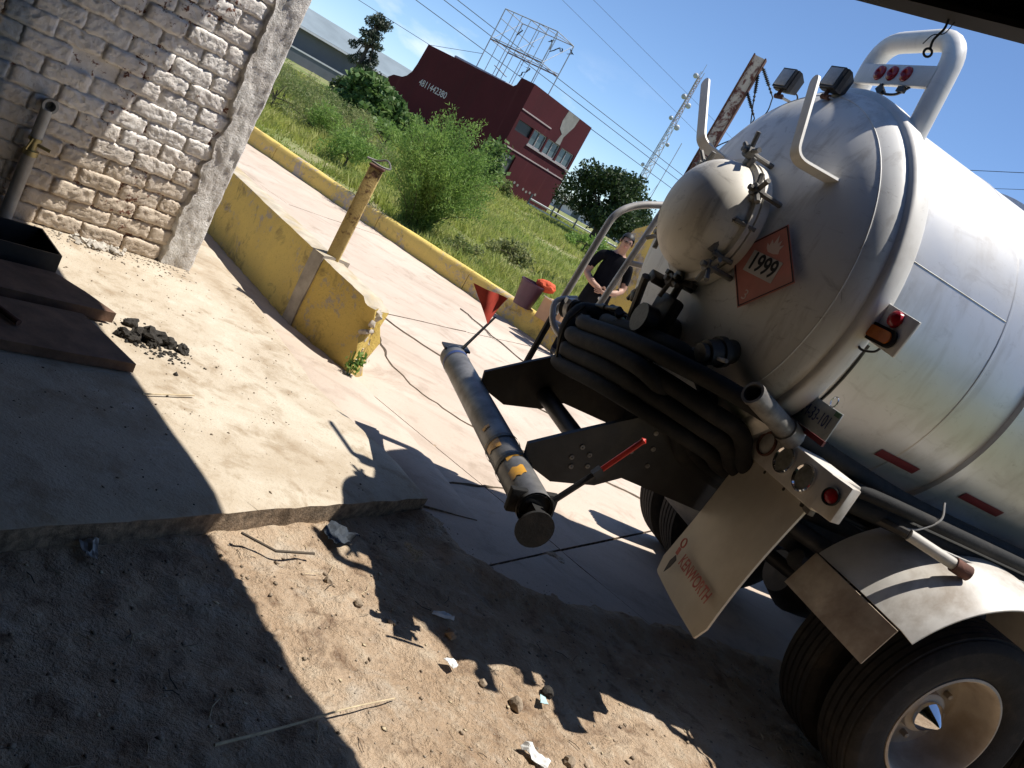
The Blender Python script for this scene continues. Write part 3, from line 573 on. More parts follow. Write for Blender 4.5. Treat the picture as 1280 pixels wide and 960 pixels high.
# ------------------------------------------------------------------ shed the photographer stands in
ED = Vector((0.786, -0.618, 0)); EN = Vector((-0.618, -0.786, 0)); EP = Vector((0.395, 3.115, 0))
shed = empty('shed', EP, math.atan2(ED.y, ED.x), 'dark steel roof edge of the shed overhead at the upper right', 'shed roof')   # local x along the eave, -y under the roof
mb = MB(); mb.box((1.0, -4.6, 3.02), (15.6, 9.3, 0.06)); mb.build('roof_sheet', 'roof_steel', shed)
mb = MB(); mb.prism([(-6.8, 0, 2.77), (-6.8, 0, 2.985), (-6.8, -0.10, 2.985), (-6.8, -0.10, 2.965), (-6.8, -0.015, 2.965), (-6.8, -0.015, 2.79), (-6.8, -0.10, 2.79), (-6.8, -0.10, 2.77)], (15.6, 0, 0)); mb.build('eave_beam', 'roof_steel', shed)
mb = MB(); mb.box((1.0, -9.2, 1.45), (15.6, 0.12, 3.05)); mb.build('added_rear_wall', 'added_shed_wall', shed)  # unseen wall behind the camera, added so the enclosure cuts sky light
mb = MB(); mb.box((8.75, -4.6, 1.45), (0.12, 9.0, 3.05)); mb.build('side_wall', 'added_shed_wall', shed)  # unseen right-hand wall, likewise added to hold back ambient light
for k in range(6):
    mb = MB(); mb.box((-5.4 + k * 2.6, -4.6, 2.90), (0.08, 8.9, 0.13)); mb.build('rafter', 'roof_steel', shed)
# hook and wire hanging from the eave
hk = empty('hanging_hook', (0.62, 2.89, 2.77), 0, 'thin wire with an iron ring hanging from the roof edge', 'hook'); mb = MB()
mb.tube(bez([(0, 0, 0), (0.004, 0, -0.03), (-0.006, 0.0, -0.07), (0.0, 0, -0.098)], 5), 0.004, 6); mb.tube(bez([(0.02, 0, 0), (0.012, 0, -0.04), (-0.016, 0, -0.06), (-0.028, 0, -0.095)], 5), 0.0018, 5); mb.build('wire', 'cable', hk, True)
mb = MB(); mb.tube([(0.0125 * math.cos(t), 0, -0.11 + 0.0125 * math.sin(t)) for t in np.linspace(0, 2 * PI, 14)[:-1]], 0.004, 6, closed=True); mb.build('ring', 'cable', hk, True)
# ================================================================== TANK TRUCK  (local x = towards its front, -y = its right side, z up)
TA = math.radians(67); TZ = 1.90; TR = 0.86; HD = 0.265
truck = empty('tank_truck', (0.73, 4.13, 0), PI / 2 - TA, 'white vacuum tank truck parked rear first, hoses and placard on its rounded end', 'truck')
def P3(t, s, z): return Vector((t, -s, z))
def part(mb, name, mats, parent=truck, smooth=True, angle=40): return mb.build(name, mats, parent, smooth, angle)
AX = (1, 0, 0)
def head_t(r): r = min(r / TR, 1.0); return -HD * (1 - r ** 2.3) ** 0.56 - 0.04
def head_pt(s, z):
    r = math.hypot(s, z - TZ); return P3(head_t(r), s, z)
def head_n(s, z, e=0.01):
    p = head_pt(s, z); n = (head_pt(s + e, z) - p).cross(head_pt(s, z + e) - p).normalized(); return n if n.x < 0 else -n
# barrel
mb = MB(); mb.lathe([(0.05, TR), (0.64, TR), (0.645, TR + 0.003), (0.655, TR + 0.003), (0.66, TR), (0.93, TR), (0.935, TR + 0.022), (1.0, TR + 0.022), (1.005, TR), (2.2, TR), (2.21, TR + 0.003), (2.22, TR), (3.0, TR), (3.01, TR + 0.02), (3.07, TR + 0.02), (3.08, TR), (6.2, TR), (6.4, TR * 0.8), (6.5, 0.01)], (0, 0, TZ), AX, 96)
barrel = part(mb, 'tank_barrel', 'tank_barrel', angle=30)
mb = MB(); mb.lathe([(0.052, TR - 0.01), (0.05, TR + 0.022), (0.035, TR + 0.03), (-0.035, TR + 0.03), (-0.05, TR + 0.018), (-0.052, TR - 0.02)], (0, 0, TZ), AX, 96); part(mb, 'rear_band', 'tank_white', angle=50)
prof = [(-0.03, TR)] + [(head_t(TR * math.sqrt(max(0, 1 - (1 - k / 26) ** 2))) if False else head_t(TR * (1 - (k / 26) ** 1.6)), TR * (1 - (k / 26) ** 1.6)) for k in range(0, 27)]
mb = MB(); mb.lathe(prof, (0, 0, TZ), AX, 96); rear_head = part(mb, 'rear_head', 'tank_head', angle=80)
# weld seams
mb = MB(); mb.tube([P3(head_t(0.80) - 0.001, 0.80 * math.cos(a_), TZ + 0.80 * math.sin(a_)) for a_ in np.linspace(0, 2 * PI, 97)[:-1]], 0.0022, 5, closed=True); part(mb, 'weld_seam', 'tank_head', rear_head)
mb = MB(); mb.tube([P3(0.06 + 0.58 * k / 12, (TR + 0.001) * math.cos(0.32), TZ + (TR + 0.001) * math.sin(0.32)) for k in range(13)], 0.0018, 5); part(mb, 'weld_seam', 'tank_barrel', barrel)
mb = MB(); mb.tube([P3(1.01 + 1.19 * k / 12, (TR + 0.001) * math.cos(0.12), TZ + (TR + 0.001) * math.sin(0.12)) for k in range(13)], 0.0018, 5); part(mb, 'weld_seam', 'tank_barrel', barrel)
# manway
MC = P3(-0.27, 0.07, 1.97); MR = 0.272
man = link('manway', None, truck); man.location = MC
mb = MB(); mb.lathe([(0.12, MR), (-0.03, MR), (-0.035, MR + 0.028), (-0.075, MR + 0.028), (-0.08, MR)], (0, 0, 0), AX, 56); part(mb, 'neck', 'manway', man)
dp = [(-0.08, MR + 0.022), (-0.105, MR + 0.024), (-0.11, MR - 0.002)] + [(-0.11 - 0.195 * math.sin(t), (MR - 0.004) * math.cos(t) ** 0.8) for t in np.linspace(0.12, PI / 2, 14)]
mb = MB(); mb.lathe(dp, (0, 0, 0), AX, 56); part(mb, 'dome_cover', 'manway', man, True, 55)
def clamp(ang, par_=man):
    u = Vector((0, math.cos(ang), math.sin(ang))); w_ = Vector((-1, 0, 0)); mb = MB(); c = u * (MR + 0.05) + w_ * 0.06
    tn = w_.cross(u)
    mb.tube([c - w_ * 0.13, c + w_ * 0.12], 0.013, 8); mb.box(c + w_ * 0.055 - u * 0.03, (0.03, 0.05, 0.05), frame((0, 0, 0), w_, u).to_3x3(), 0, 0.006); mb.tube([c + w_ * 0.06, c + w_ * 0.1], 0.028, 8)
    mb.tube([c + w_ * 0.085 - tn * 0.07 + u * 0.03, c + w_ * 0.08, c + w_ * 0.085 + tn * 0.07 + u * 0.02], 0.012, 7); mb.tube([c + w_ * 0.08, c + w_ * 0.10 + u * 0.09], 0.011, 7)
    mb.box(c - w_ * 0.1, (0.05, 0.035, 0.07), frame((0, 0, 0), w_, u).to_3x3(), 0, 0.006); return part(mb, 'clamp', 'old_grey', par_)
for dg in (100, 148, 216, 262, 40, 330): clamp(math.radians(dg))
mb = MB(); h0 = Vector((-0.15, -0.245, 0.03)); h1 = Vector((-0.15, -0.225, -0.13))
mb.tube([h0, h1], 0.019, 10); mb.tube([h0 + Vector((-0.0, -0.02, 0.0)), h0 + Vector((0.09, -0.05, 0.0))], 0.012, 6); mb.tube([h1 + Vector((0, -0.02, 0)), h1 + Vector((0.09, -0.05, 0))], 0.012, 6); part(mb, 'hinge', 'old_grey', man)
# greasy latch under the dome
mb = MB(); mb.box((-0.17, 0.02, -0.345), (0.08, 0.07, 0.04), Quaternion((1, 0, 0), 0.4), 0, 0.01); mb.tube([(-0.18, 0.06, -0.33), (-0.16, 0.2, -0.5)], 0.011, 8); mb.tube([(-0.22, 0.04, -0.36), (-0.12, 0.16, -0.56)], 0.02, 8); mb.box((-0.15, 0.16, -0.47), (0.05, 0.06, 0.04), Quaternion((1, 0, 0), 0.8), 0, 0.01); part(mb, 'latch', 'greasy', man)
# placard on the head
ps, pz = 0.475, 1.885; pn = head_n(ps, pz); pc = head_pt(ps, pz) + pn * 0.012
px_ = Vector((0, -1, 0)); px_ = (px_ - pn * px_.dot(pn)).normalized(); py_ = pn.cross(px_)
PM = frame(pc, px_, py_); hd = 0.195
def on_pl(x, y, z=0.0): return PM @ Vector((x, y, z))
mb = MB(); mb.prism([on_pl(*q) for q in ((hd, 0), (0, hd), (-hd, 0), (0, -hd))], pn * 0.002); plac = part(mb, 'hazard_placard', 'placard_red', smooth=False)
mb = MB()
for k in range(4):
    cs = [(1, 0), (0, 1), (-1, 0), (0, -1)]; a_, b_ = Vector(cs[k]), Vector(cs[(k + 1) % 4]); o_, i_ = hd * 0.97, hd * 0.935
    mb.prism([on_pl(a_.x * o_, a_.y * o_, 0.003), on_pl(b_.x * o_, b_.y * o_, 0.003), on_pl(b_.x * i_, b_.y * i_, 0.003), on_pl(a_.x * i_, a_.y * i_, 0.003)], pn * 0.0006)
part(mb, 'border_line', 'ink_black', plac, False)
mb = MB(); mb.prism([on_pl(x, y, 0.003) for x, y in ((-0.088, -0.047), (0.088, -0.047), (0.088, 0.047), (-0.088, 0.047))], pn * 0.0006); part(mb, 'number_panel', 'placard_white', plac, False)
fl = [(-0.035, 0.075), (-0.045, 0.095), (-0.028, 0.088), (-0.03, 0.115), (-0.012, 0.1), (-0.008, 0.142), (0.008, 0.108), (0.02, 0.128), (0.022, 0.1), (0.042, 0.112), (0.034, 0.088), (0.04, 0.07), (0.015, 0.062), (-0.018, 0.062)]
mb = MB(); mb.prism([on_pl(x, y, 0.003) for x, y in fl], pn * 0.0006); part(mb, 'flame_symbol', 'ink_pink', plac, False)
text_obj('number', '1999', 0.098, 'ink_black', plac, frame(on_pl(0, 0.002, 0.0045), px_, py_), 0.0004, 0.80, 1.10, 0.0026)
text_obj('class_digit', '3', 0.062, 'ink_pink', plac, frame(on_pl(0, -0.135, 0.0035), px_, py_), 0.0004)
# hose hooks: bent flat bars
def hook(p_top, p_bend, p_foot, wdt=0.055, th=0.012):
    p_top, p_bend, p_foot = P3(*p_top), P3(*p_bend), P3(*p_foot); u = (p_top - p_bend).normalized(); f = (p_foot - p_bend).normalized(); n = u.cross(f).normalized()
    path = fillet([p_top, p_bend, p_foot], 0.06, 6); mb = MB(); V_ = []; F_ = []
    tip = [(p_top + u * wdt * 0.5 * math.sin(t), math.cos(t)) for t in np.linspace(PI / 2 * 0.96, 0, 5)]
    st = [(p, k, u) for p, k in tip] + [(p, 1.0, None) for p in path[1:]]
    for i, (p, k, _) in enumerate(st):
        nxt = st[min(i + 1, len(st) - 1)][0]; prv = st[max(i - 1, 0)][0]; t = (nxt - prv).normalized(); m_ = n.cross(t).normalized()
        V_ += [p + n * wdt / 2 * k + m_ * th / 2, p - n * wdt / 2 * k + m_ * th / 2, p - n * wdt / 2 * k - m_ * th / 2, p + n * wdt / 2 * k - m_ * th / 2]
    for i in range(len(st) - 1):
        for k in range(4): F_.append((4 * i + k, 4 * i + (k + 1) % 4, 4 * i + 4 + (k + 1) % 4, 4 * i + 4 + k))
    F_ += [(0, 1, 2, 3), tuple(4 * (len(st) - 1) + k for k in range(4))]; mb.add(V_, F_); return part(mb, 'hose_hook', 'tank_white', angle=35)
hook((-0.42, 0.31, 2.62), (-0.42, 0.47, 2.30), (-0.20, 0.49, 2.31)); hook((-0.40, -0.66, 2.58), (-0.40, -0.36, 2.28), (-0.18, -0.36, 2.26))
# work lights
def worklight(c, yaw, foot):
    e = link('work_light', None, truck); e.location = P3(*c); e.rotation_euler = (0, 0.10, yaw); e.scale = (0.8, 0.8, 0.8); mb = MB()
    mb.prism([(-0.035, -0.062, -0.062), (-0.035, 0.062, -0.062), (-0.035, 0.062, 0.062), (-0.035, -0.062, 0.062)], (0.02, 0, 0)); mb.prism([(-0.015, -0.066, -0.066), (-0.015, 0.066, -0.066), (-0.015, 0.066, 0.066), (-0.015, -0.066, 0.066)], (0.03, 0, 0))
    mb.add([(0.015, y, z) for y, z in ((-.066, -.066), (.066, -.066), (.066, .066), (-.066, .066))] + [(0.075, y, z) for y, z in ((-.045, -.045), (.045, -.045), (.045, .045), (-.045, .045))], [(0, 1, 5, 4), (1, 2, 6, 5), (2, 3, 7, 6), (3, 0, 4, 7), (4, 5, 6, 7)]); part(mb, 'housing', 'black_steel', e)
    mb = MB(); mb.box((-0.037, 0, 0), (0.006, 0.104, 0.104), None, 0, 0.002); part(mb, 'lens', 'clear_lens', e)
    mb = MB(); mb.tube([(0.0, 0, -0.066), (0.0, 0, -0.105)], 0.012, 8); mb.tube([(0.01, 0.03, -0.1), (0.01, -0.03, -0.1)], 0.016, 8); part(mb, 'mount', 'rust', e)
    mb = MB(); p0 = P3(*c) - e.location + Vector((0, 0, -0.105)); p1 = P3(*foot) - e.location; d = (p1 - p0); mb.prism([p0 + Vector((0, -0.025, 0)), p0 + Vector((0, 0.025, 0)), p1 + Vector((0.0, 0.03, 0)), p1 + Vector((0, -0.03, 0))], (0, 0, 0.008)); part(mb, 'bracket', 'tank_white', e)
    mb = MB(); mb.tube(bez([(0.07, 0, -0.02), (0.1, -0.04, -0.04), (0.12, -0.05, -0.11), (0.14, -0.02, -0.15)], 6), 0.005, 6); part(mb, 'cable', 'cable', e)
worklight((-0.17, -0.345, 2.735), 0.12, (0.0, -0.30, 2.66)); worklight((-0.17, 0.03, 2.755), 0.12, (0.0, 0.14, 2.68))
# light hoop
hz = 3.06
hpts = fillet([P3(0.05, -0.10, 2.66), P3(0.03, -0.10, hz - 0.02), P3(0.03, 0.385, hz), P3(0.05, 0.43, 2.60)], 0.13, 8)
mb = MB(); mb.tube(hpts, 0.046, 18); hoop = part(mb, 'light_hoop', 'tank_white')
mb = MB(); mb.box(P3(0.0, 0.145, 2.875), (0.025, 0.50, 0.095), None, 0, 0.006); lb = part(mb, 'light_bar', 'tank_white', hoop)
for s_ in (0.06, 0.145, 0.235):
    mb = MB(); mb.lathe([(0, 0.0), (-0.012, 0.018), (-0.008, 0.031), (0.0, 0.034), (0.004, 0.034)], P3(-0.014, s_, 2.878), AX, 20); part(mb, 'marker_light', 'red_lens', hoop)
mb = MB(); mb.tube(bez([P3(-0.01, 0.12, 2.83), P3(-0.01, 0.13, 2.80), P3(-0.01, 0.18, 2.785), P3(-0.01, 0.25, 2.79), P3(0, 0.29, 2.83)], 5), 0.006, 6); mb.box(P3(-0.01, 0.13, 2.80), (0.02, 0.05, 0.03), Quaternion((1, 0, 0), 0.6)); mb.box(P3(-0.01, 0.26, 2.81), (0.02, 0.04, 0.025)); part(mb, 'wiring', 'black_steel', hoop)
# side lamp bracket on the barrel
mb = MB(); mb.box(P3(0.03, 0.955, 1.90), (0.012, 0.215, 0.155), Quaternion((1, 0, 0), 0.1), 0, 0.003); mb.box(P3(0.085, 0.855, 1.90), (0.11, 0.015, 0.15), None, 0, 0.002); sl = part(mb, 'side_lamp_bracket', 'tank_white')
mb = MB(); mb.lathe([(-0.026, 0.0), (-0.024, 0.018), (-0.014, 0.031), (0.0, 0.034)], P3(0.022, 0.965, 1.94), AX, 22); part(mb, 'red_lamp', 'red_lens', sl)
def oval(c, hw, hh, dx, n=28): return [Vector((c.x + dx, c.y + (hw - hh) * (1 if math.cos(t) > 0 else -1) + hh * math.cos(t), c.z + hh * math.sin(t))) for t in np.linspace(0, 2 * PI, n + 1)[:-1]]
oc = P3(0.022, 0.945, 1.865); mb = MB(); mb.prism(oval(oc, 0.085, 0.036, 0.0), (-0.012, 0, 0)); part(mb, 'lamp_grommet', 'rubber', sl)
mb = MB(); mb.prism(oval(oc, 0.066, 0.024, -0.011), (-0.008, 0, 0)); part(mb, 'amber_lamp', 'amber_lens', sl)
mb = MB(); mb.tube(bez([P3(0.04, 0.86, 1.83), P3(0.02, 0.87, 1.80), P3(0.02, 0.90, 1.785), P3(0.04, 0.94, 1.80), P3(0.05, 0.95, 1.825)], 5), 0.005, 6); part(mb, 'lamp_wire', 'black_steel', sl)
mb = MB(); mb.tube([P3(0.075 + 0.03 * k / 6, (TR + 0.004) * math.cos(-0.1 - 0.09 * k), TZ + (TR + 0.004) * math.sin(-0.1 - 0.09 * k)) for k in range(7)], 0.006, 6); part(mb, 'conduit', 'greasy', sl)
# ladder rails on the far side
lad = link('access_ladder', None, truck)
mb = MB(); mb.tube(fillet([P3(-0.40, -0.9, 1.15), P3(-0.38, -0.9, 1.80), P3(-0.28, -0.92, 1.90), P3(0.06, -0.90, 2.07)], 0.07, 5), 0.021, 10); part(mb, 'hand_rail', 'rail_metal', lad)
mb = MB(); mb.tube([P3(-0.18, -0.9, 1.28), P3(-0.13, -0.9, 1.95), P3(-0.10, -0.9, 2.0)], 0.019, 10); part(mb, 'hand_rail', 'rail_metal', lad)
mb = MB(); mb.tube([P3(-0.15, -0.9, 1.60), P3(0.1, -0.86, 1.66)], 0.017, 10); part(mb, 'rung', 'rail_metal', lad)
for z_ in (1.1, 0.8): mb = MB(); mb.tube([P3(-0.4, -0.9, z_), P3(-0.15, -0.9, z_)], 0.017, 8); part(mb, 'rung', 'rail_metal', lad)
mb = MB(); mb.tube([P3(-0.40, -0.9, 1.2), P3(-0.40, -0.9, 0.75)], 0.02, 8); mb.tube([P3(-0.17, -0.9, 1.3), P3(-0.17, -0.9, 0.75)], 0.02, 8); part(mb, 'hand_rail', 'black_steel', lad)
# frame rails with tapered tails
for s_ in (-0.43, 0.43):
    prof = [(-0.76, 0.70), (-0.60, 0.66), (-0.40, 0.72), (-0.30, 0.80), (0.0, 0.80), (6.4, 0.78), (6.4, 1.03), (0.05, 1.05), (-0.2, 1.14), (-0.36, 1.10), (-0.6, 0.92), (-0.78, 0.78)]
    mb = MB(); mb.prism([P3(t, s_ - 0.012, z) for t, z in prof], P3(0, 0.024, 0)); r_ = part(mb, 'frame_rail', 'black_steel', smooth=False)
    mb = MB(); mb.prism([P3(t, s_ - (0.09 if s_ > 0 else -0.09), z) for t, z in ((0.05, 1.05), (6.4, 1.03), (6.4, 1.045), (0.05, 1.065))], P3(0, 0.09 if s_ > 0 else -0.09, 0)); part(mb, 'flange', 'black_steel', r_)
    if s_ > 0:
        for (t, z) in ((-0.55, 0.86), (-0.50, 0.84), (-0.57, 0.80), (-0.48, 0.79), (-0.55, 0.76), (-0.33, 0.93), (-0.27, 1.05), (-0.24, 0.98), (-0.22, 0.90)):
            mb = MB(); mb.lathe([(0, 0.011), (0.006, 0.011), (0.006, 0.005), (0.012, 0.0)], P3(t, s_ + 0.012, z), (0, -1, 0), 10); part(mb, 'bolt', 'old_grey', r_)
mb = MB(); mb.tube([P3(-0.42, -0.43, 0.80), P3(-0.42, 0.43, 0.80)], 0.045, 12); part(mb, 'cross_tube', 'black_steel')
for t in (0.1, 1.0, 1.9, 3.2): mb = MB(); mb.box(P3(t, 0, 0.92), (0.1, 0.84, 0.2), None, 0, 0.01); part(mb, 'cross_member', 'black_steel')
for t in (0.2, 1.2, 2.4, 3.8):
    for s_ in (-0.43, 0.43): mb = MB(); mb.prism([P3(t - 0.1, s_ - 0.06, 1.02), P3(t + 0.1, s_ - 0.06, 1.02), P3(t + 0.1, s_ - 0.06, 1.32), P3(t - 0.1, s_ - 0.06, 1.32)], P3(0, 0.12, 0)); part(mb, 'tank_saddle', 'black_steel')
# bumper pipe
bc0, bc1 = P3(-0.80, -0.93, 0.66), P3(-0.79, 0.80, 0.655); bd = (bc1 - bc0).normalized(); BR = 0.074
mb = MB(); mb.tube([bc0 + (bc1 - bc0) * k / 20 for k in range(21)], BR, 28, 0, False); mb.tube([bc0 + (bc1 - bc0) * k / 20 for k in range(21)], BR - 0.008, 20, 0, False); bump = part(mb, 'bumper_pipe', 'bumper_steel')
for f0, f1, mt, rr in ((0.055, 0.075, 'ink_blue', BR + 0.002), (0.69, 0.705, 'greasy', BR + 0.005), (0.80, 0.815, 'greasy', BR + 0.005)):
    mb = MB(); mb.tube([bc0 + (bc1 - bc0) * f0, bc0 + (bc1 - bc0) * f1], rr, 28, 0, False); part(mb, 'strap', mt, bump)
def wrap(f0, f1, a0, a1, mt, skew=0.0):
    mb = MB(); V_ = []; e1 = Vector((0, 0, 1)); e2 = bd.cross(e1).normalized(); n_ = 8
    for i in range(n_ + 1):
        an = math.radians(a0 + (a1 - a0) * i / n_)
        for f in (f0, f1): V_.append(bc0 + (bc1 - bc0) * (f + skew * i / n_ + 0.006 * fbm(i * 0.5, f * 9, 1, 2, 3.0)) + (e1 * math.cos(an) + e2 * math.sin(an)) * (BR + 0.003))
    mb.add(V_, [(2 * i, 2 * i + 1, 2 * i + 3, 2 * i + 2) for i in range(n_)]); part(mb, 'tape_patch', mt, bump)
sg = 1 if bd.cross(Vector((0, 0, 1))).x < 0 else -1
wrap(0.865, 0.905, sg * 20, sg * 75, 'tape_yellow', 0.01); wrap(0.70, 0.75, sg * 50, sg * 110, 'tape_yellow', -0.02); wrap(0.79, 0.81, sg * -5, sg * 60, 'tape_yellow', 0.02); wrap(0.62, 0.635, sg * 55, sg * 85, 'tape_yellow')
mb = MB(); mb.box(bc1 - bd * 0.035 + Vector((-0.01, 0, 0.01)), (0.20, 0.035, 0.10), Quaternion((0, 1, 0), -0.2), 0, 0.006); mb.lathe([(0.0, 0.0), (0.0, 0.078), (0.012, 0.078), (0.012, 0.0)], bc1 + bd * 0.07 + Vector((0, 0, -0.045)), bd, 30); mb.box(bc1 + bd * 0.03 + Vector((0, 0, -0.02)), (0.05, 0.07, 0.08)); part(mb, 'end_plate', 'rubber', bump)  # end plate's shade is put into its colour, hence the near-black material
mb = MB(); mb.box(bc0 - bd * 0.03 + Vector((0, 0, 0.05)), (0.15, 0.11, 0.012), Quaternion((0, 1, 0), -0.25), 0, 0.002); mb.box(bc0 - bd * 0.02 + Vector((0.05, 0, 0.02)), (0.012, 0.10, 0.09)); part(mb, 'end_bracket', 'black_steel', bump)
# warning flag on a rod
fb = bc0 + Vector((0.02, 0, 0.06)); f1 = P3(-0.705, -0.90, 0.98); u_ = (f1 - fb).normalized()
mb = MB(); mb.prism([fb + Vector((0, -0.018, 0)), fb + Vector((0, 0.018, 0)), f1 + Vector((0, 0.010, 0)), f1 + Vector((0, -0.010, 0))], (0.008, 0, 0.004)); fa = part(mb, 'flag_arm', 'black_steel')
ft = [P3(-0.905, -0.90, 1.095), P3(-0.69, -0.90, 1.105), P3(-0.725, -0.90, 0.925)]; mb = MB(); nn = 8; V_ = []
for i in range(nn + 1):
    for j in range(nn + 1 - i):
        p = ft[0] * (i / nn) + ft[1] * (j / nn) + ft[2] * (1 - (i + j) / nn); V_.append(p + Vector((0, 0.014 * math.sin(4 * p.x * 9 + p.z * 14), 0)))
idx = {}; k = 0
for i in range(nn + 1):
    for j in range(nn + 1 - i): idx[i, j] = k; k += 1
F_ = []
for i in range(nn):
    for j in range(nn - i):
        F_.append((idx[i, j], idx[i + 1, j], idx[i, j + 1]))
        if j < nn - i - 1: F_.append((idx[i + 1, j], idx[i + 1, j + 1], idx[i, j + 1]))
n0 = len(V_); V2 = V_ + [v_ + Vector((0, 0.003, 0)) for v_ in V_]; F2 = F_ + [tuple(n0 + q for q in f[::-1]) for f in F_]; mb.add(V2, F2); part(mb, 'warning_flag', 'flag_red', fa)
# marker rod at the near end
r0, r1, r2 = bc1 + Vector((0.04, -0.02, 0.07)), P3(-0.655, 0.83, 0.90), P3(-0.57, 0.85, 1.085)
mb = MB(); mb.tube([r0, r1], 0.013, 8); mb.box(r1, (0.03, 0.03, 0.04), Quaternion((0, 1, 0), 0.5)); mr = part(mb, 'marker_rod', 'black_steel'); mb = MB(); mb.tube([r1 - (r2 - r1) * 0.35, r2], 0.011, 8); mb.lathe([(0, 0.011), (0.01, 0.014), (0.02, 0.0)], r2, r2 - r1, 8); part(mb, 'rod_tip', 'rod_red', mr)
# rear lamp box
def lamp(c, r, ring, lens, par_, ax=(-1, 0, 0)):
    c = Vector(c); ax = Vector(ax).normalized(); mb = MB(); mb.lathe([(0, r), (0.012, r), (0.014, r * 0.9), (0.006, r * 0.82)], c, ax, 26); part(mb, 'lamp_ring', ring, par_); mb = MB(); mb.lathe([(0.0, r * 0.86), (0.006, r * 0.82), (0.011, r * 0.5), (0.013, 0.0)], c, ax, 26); part(mb, 'lamp', lens, par_)
mb = MB(); mb.box(P3(0.19, 0.80, 1.245), (0.16, 0.50, 0.165), None, 0, 0.006); lbx = part(mb, 'lamp_box', 'white_metal')
lamp(P3(0.11, 0.64, 1.255), 0.056, 'rust', 'clear_lens', lbx); lamp(P3(0.11, 0.785, 1.25), 0.060, 'chrome', 'dark_lens', lbx); lamp(P3(0.11, 0.935, 1.245), 0.060, 'chrome', 'dark_lens', lbx)
qz = Quaternion((0, 0, 1), 0.30); mb = MB(); mb.box(P3(0.15, 1.09, 1.25), (0.07, 0.105, 0.155), qz, 0, 0.006); part(mb, 'end_block', 'white_metal', lbx); nx_ = qz @ Vector((-1, 0, 0)); lamp(P3(0.15, 1.09, 1.255) + nx_ * 0.036, 0.036, 'rubber', 'red_lens', lbx, nx_)
mb = MB(); mb.box(P3(0.15, 0.76, 1.15), (0.03, 0.54, 0.03), None, 0, 0.003); part(mb, 'hanger_bar', 'old_grey', lbx)
for s_ in (0.55, 0.7, 0.85, 0.98): mb = MB(); mb.lathe([(0, 0.009), (0.008, 0.008), (0.009, 0)], P3(0.135, s_, 1.15), (-1, 0, 0), 8); part(mb, 'bolt', 'greasy', lbx)
# mud flap with lettering
tl, tr, bl, br = P3(0.14, 0.51, 1.16), P3(0.14, 1.01, 1.165), P3(0.10, 0.45, 0.47), P3(0.10, 0.965, 0.43)
mb = MB(); n_ = 10; V_ = []
for j in range(n_ + 1):
    for i in range(n_ + 1):
        u, v_ = i / n_, j / n_; p = tl.lerp(tr, u).lerp(bl.lerp(br, u), v_); p = p + Vector((-0.035 * math.sin(v_ * PI * 0.9) * (u - 0.3) - 0.012 * math.sin(u * PI), 0, 0))
        cx, cy = abs(u - 0.5) * 2, v_
        if v_ > 0.9 and cx > 0.85: p += Vector((0, (0.03 if u > 0.5 else -0.03) * (v_ - 0.9) * 10, 0.0))
        V_.append(p)
F_ = [(j * 11 + i, j * 11 + i + 1, (j + 1) * 11 + i + 1, (j + 1) * 11 + i) for j in range(n_) for i in range(n_)]; no = len(V_)
rim = [i for i in range(11)] + [j * 11 + 10 for j in range(1, 11)] + [110 + i for i in range(9, -1, -1)] + [j * 11 for j in range(9, 0, -1)]
F_ += [tuple(no + q for q in f[::-1]) for f in F_] + [(rim[k], rim[(k + 1) % len(rim)], no + rim[(k + 1) % len(rim)], no + rim[k]) for k in range(len(rim))]; mb.add(V_ + [p + Vector((0.012, 0, 0)) for p in V_], F_); flp = part(mb, 'mud_flap', 'flap', angle=60)
tm = frame(P3(0.085, 0.70, 0.63), (0, -1, 0.02), (-0.06, 0, 1)); text_obj('lettering', 'KENWORTH', 0.072, 'ink_red', flp, frame(P3(0.070, 0.765, 0.61), (-0.02, -1, -0.05), (0.07, 0, 1)), 0.0006, 0.70, 1.15, 0.0014)
mb = MB(); mb.tube([P3(0.074, 0.575, 0.675) + Vector((0, -0.016 * math.cos(t), 0.022 * math.sin(t))) for t in np.linspace(0, 2 * PI, 14)[:-1]], 0.004, 5, closed=True); mb.box(P3(0.072, 0.575, 0.63), (0.004, 0.018, 0.035)); part(mb, 'emblem', 'ink_red', flp)
mb = MB(); mb.prism([P3(0.068, 0.58, 0.61), P3(0.068, 0.60, 0.595), P3(0.068, 0.59, 0.55), P3(0.068, 0.57, 0.51), P3(0.068, 0.565, 0.57)], (0.003, 0, 0)); part(mb, 'tear', 'black_steel', flp)
# licence plate
mb = MB(); mb.box(P3(0.08, 0.82, 1.475), (0.006, 0.26, 0.125), None, 0, 0.002); lp = part(mb, 'licence_plate', 'plate_white'); text_obj('plate_text', 'SM-33-101', 0.075, 'ink_blue', lp, frame(P3(0.0755, 0.82, 1.475), (0, -1, 0), (0, 0, 1)), 0.0006, 0.62, 1.0)
mb = MB(); mb.box(P3(0.076, 0.93, 1.525), (0.006, 0.03, 0.02)); part(mb, 'plate_emblem', 'plate_green', lp)
mb = MB(); mb.box(P3(0.084, 0.82, 1.40), (0.01, 0.25, 0.022)); part(mb, 'plate_strip', 'tape_red', lp); mb = MB(); mb.box(P3(0.088, 0.78, 1.36), (0.012, 0.09, 0.07), None, 0, 0.003); part(mb, 'plate_bracket', 'white_metal', lp)
mb = MB(); mb.tube([P3(0.07, 0.88 + 0.018 * math.cos(t), 1.56 + 0.022 * math.sin(t)) for t in np.linspace(0, 2 * PI, 12)[:-1]], 0.003, 5, closed=True); part(mb, 'wire_ring', 'chrome', lp)
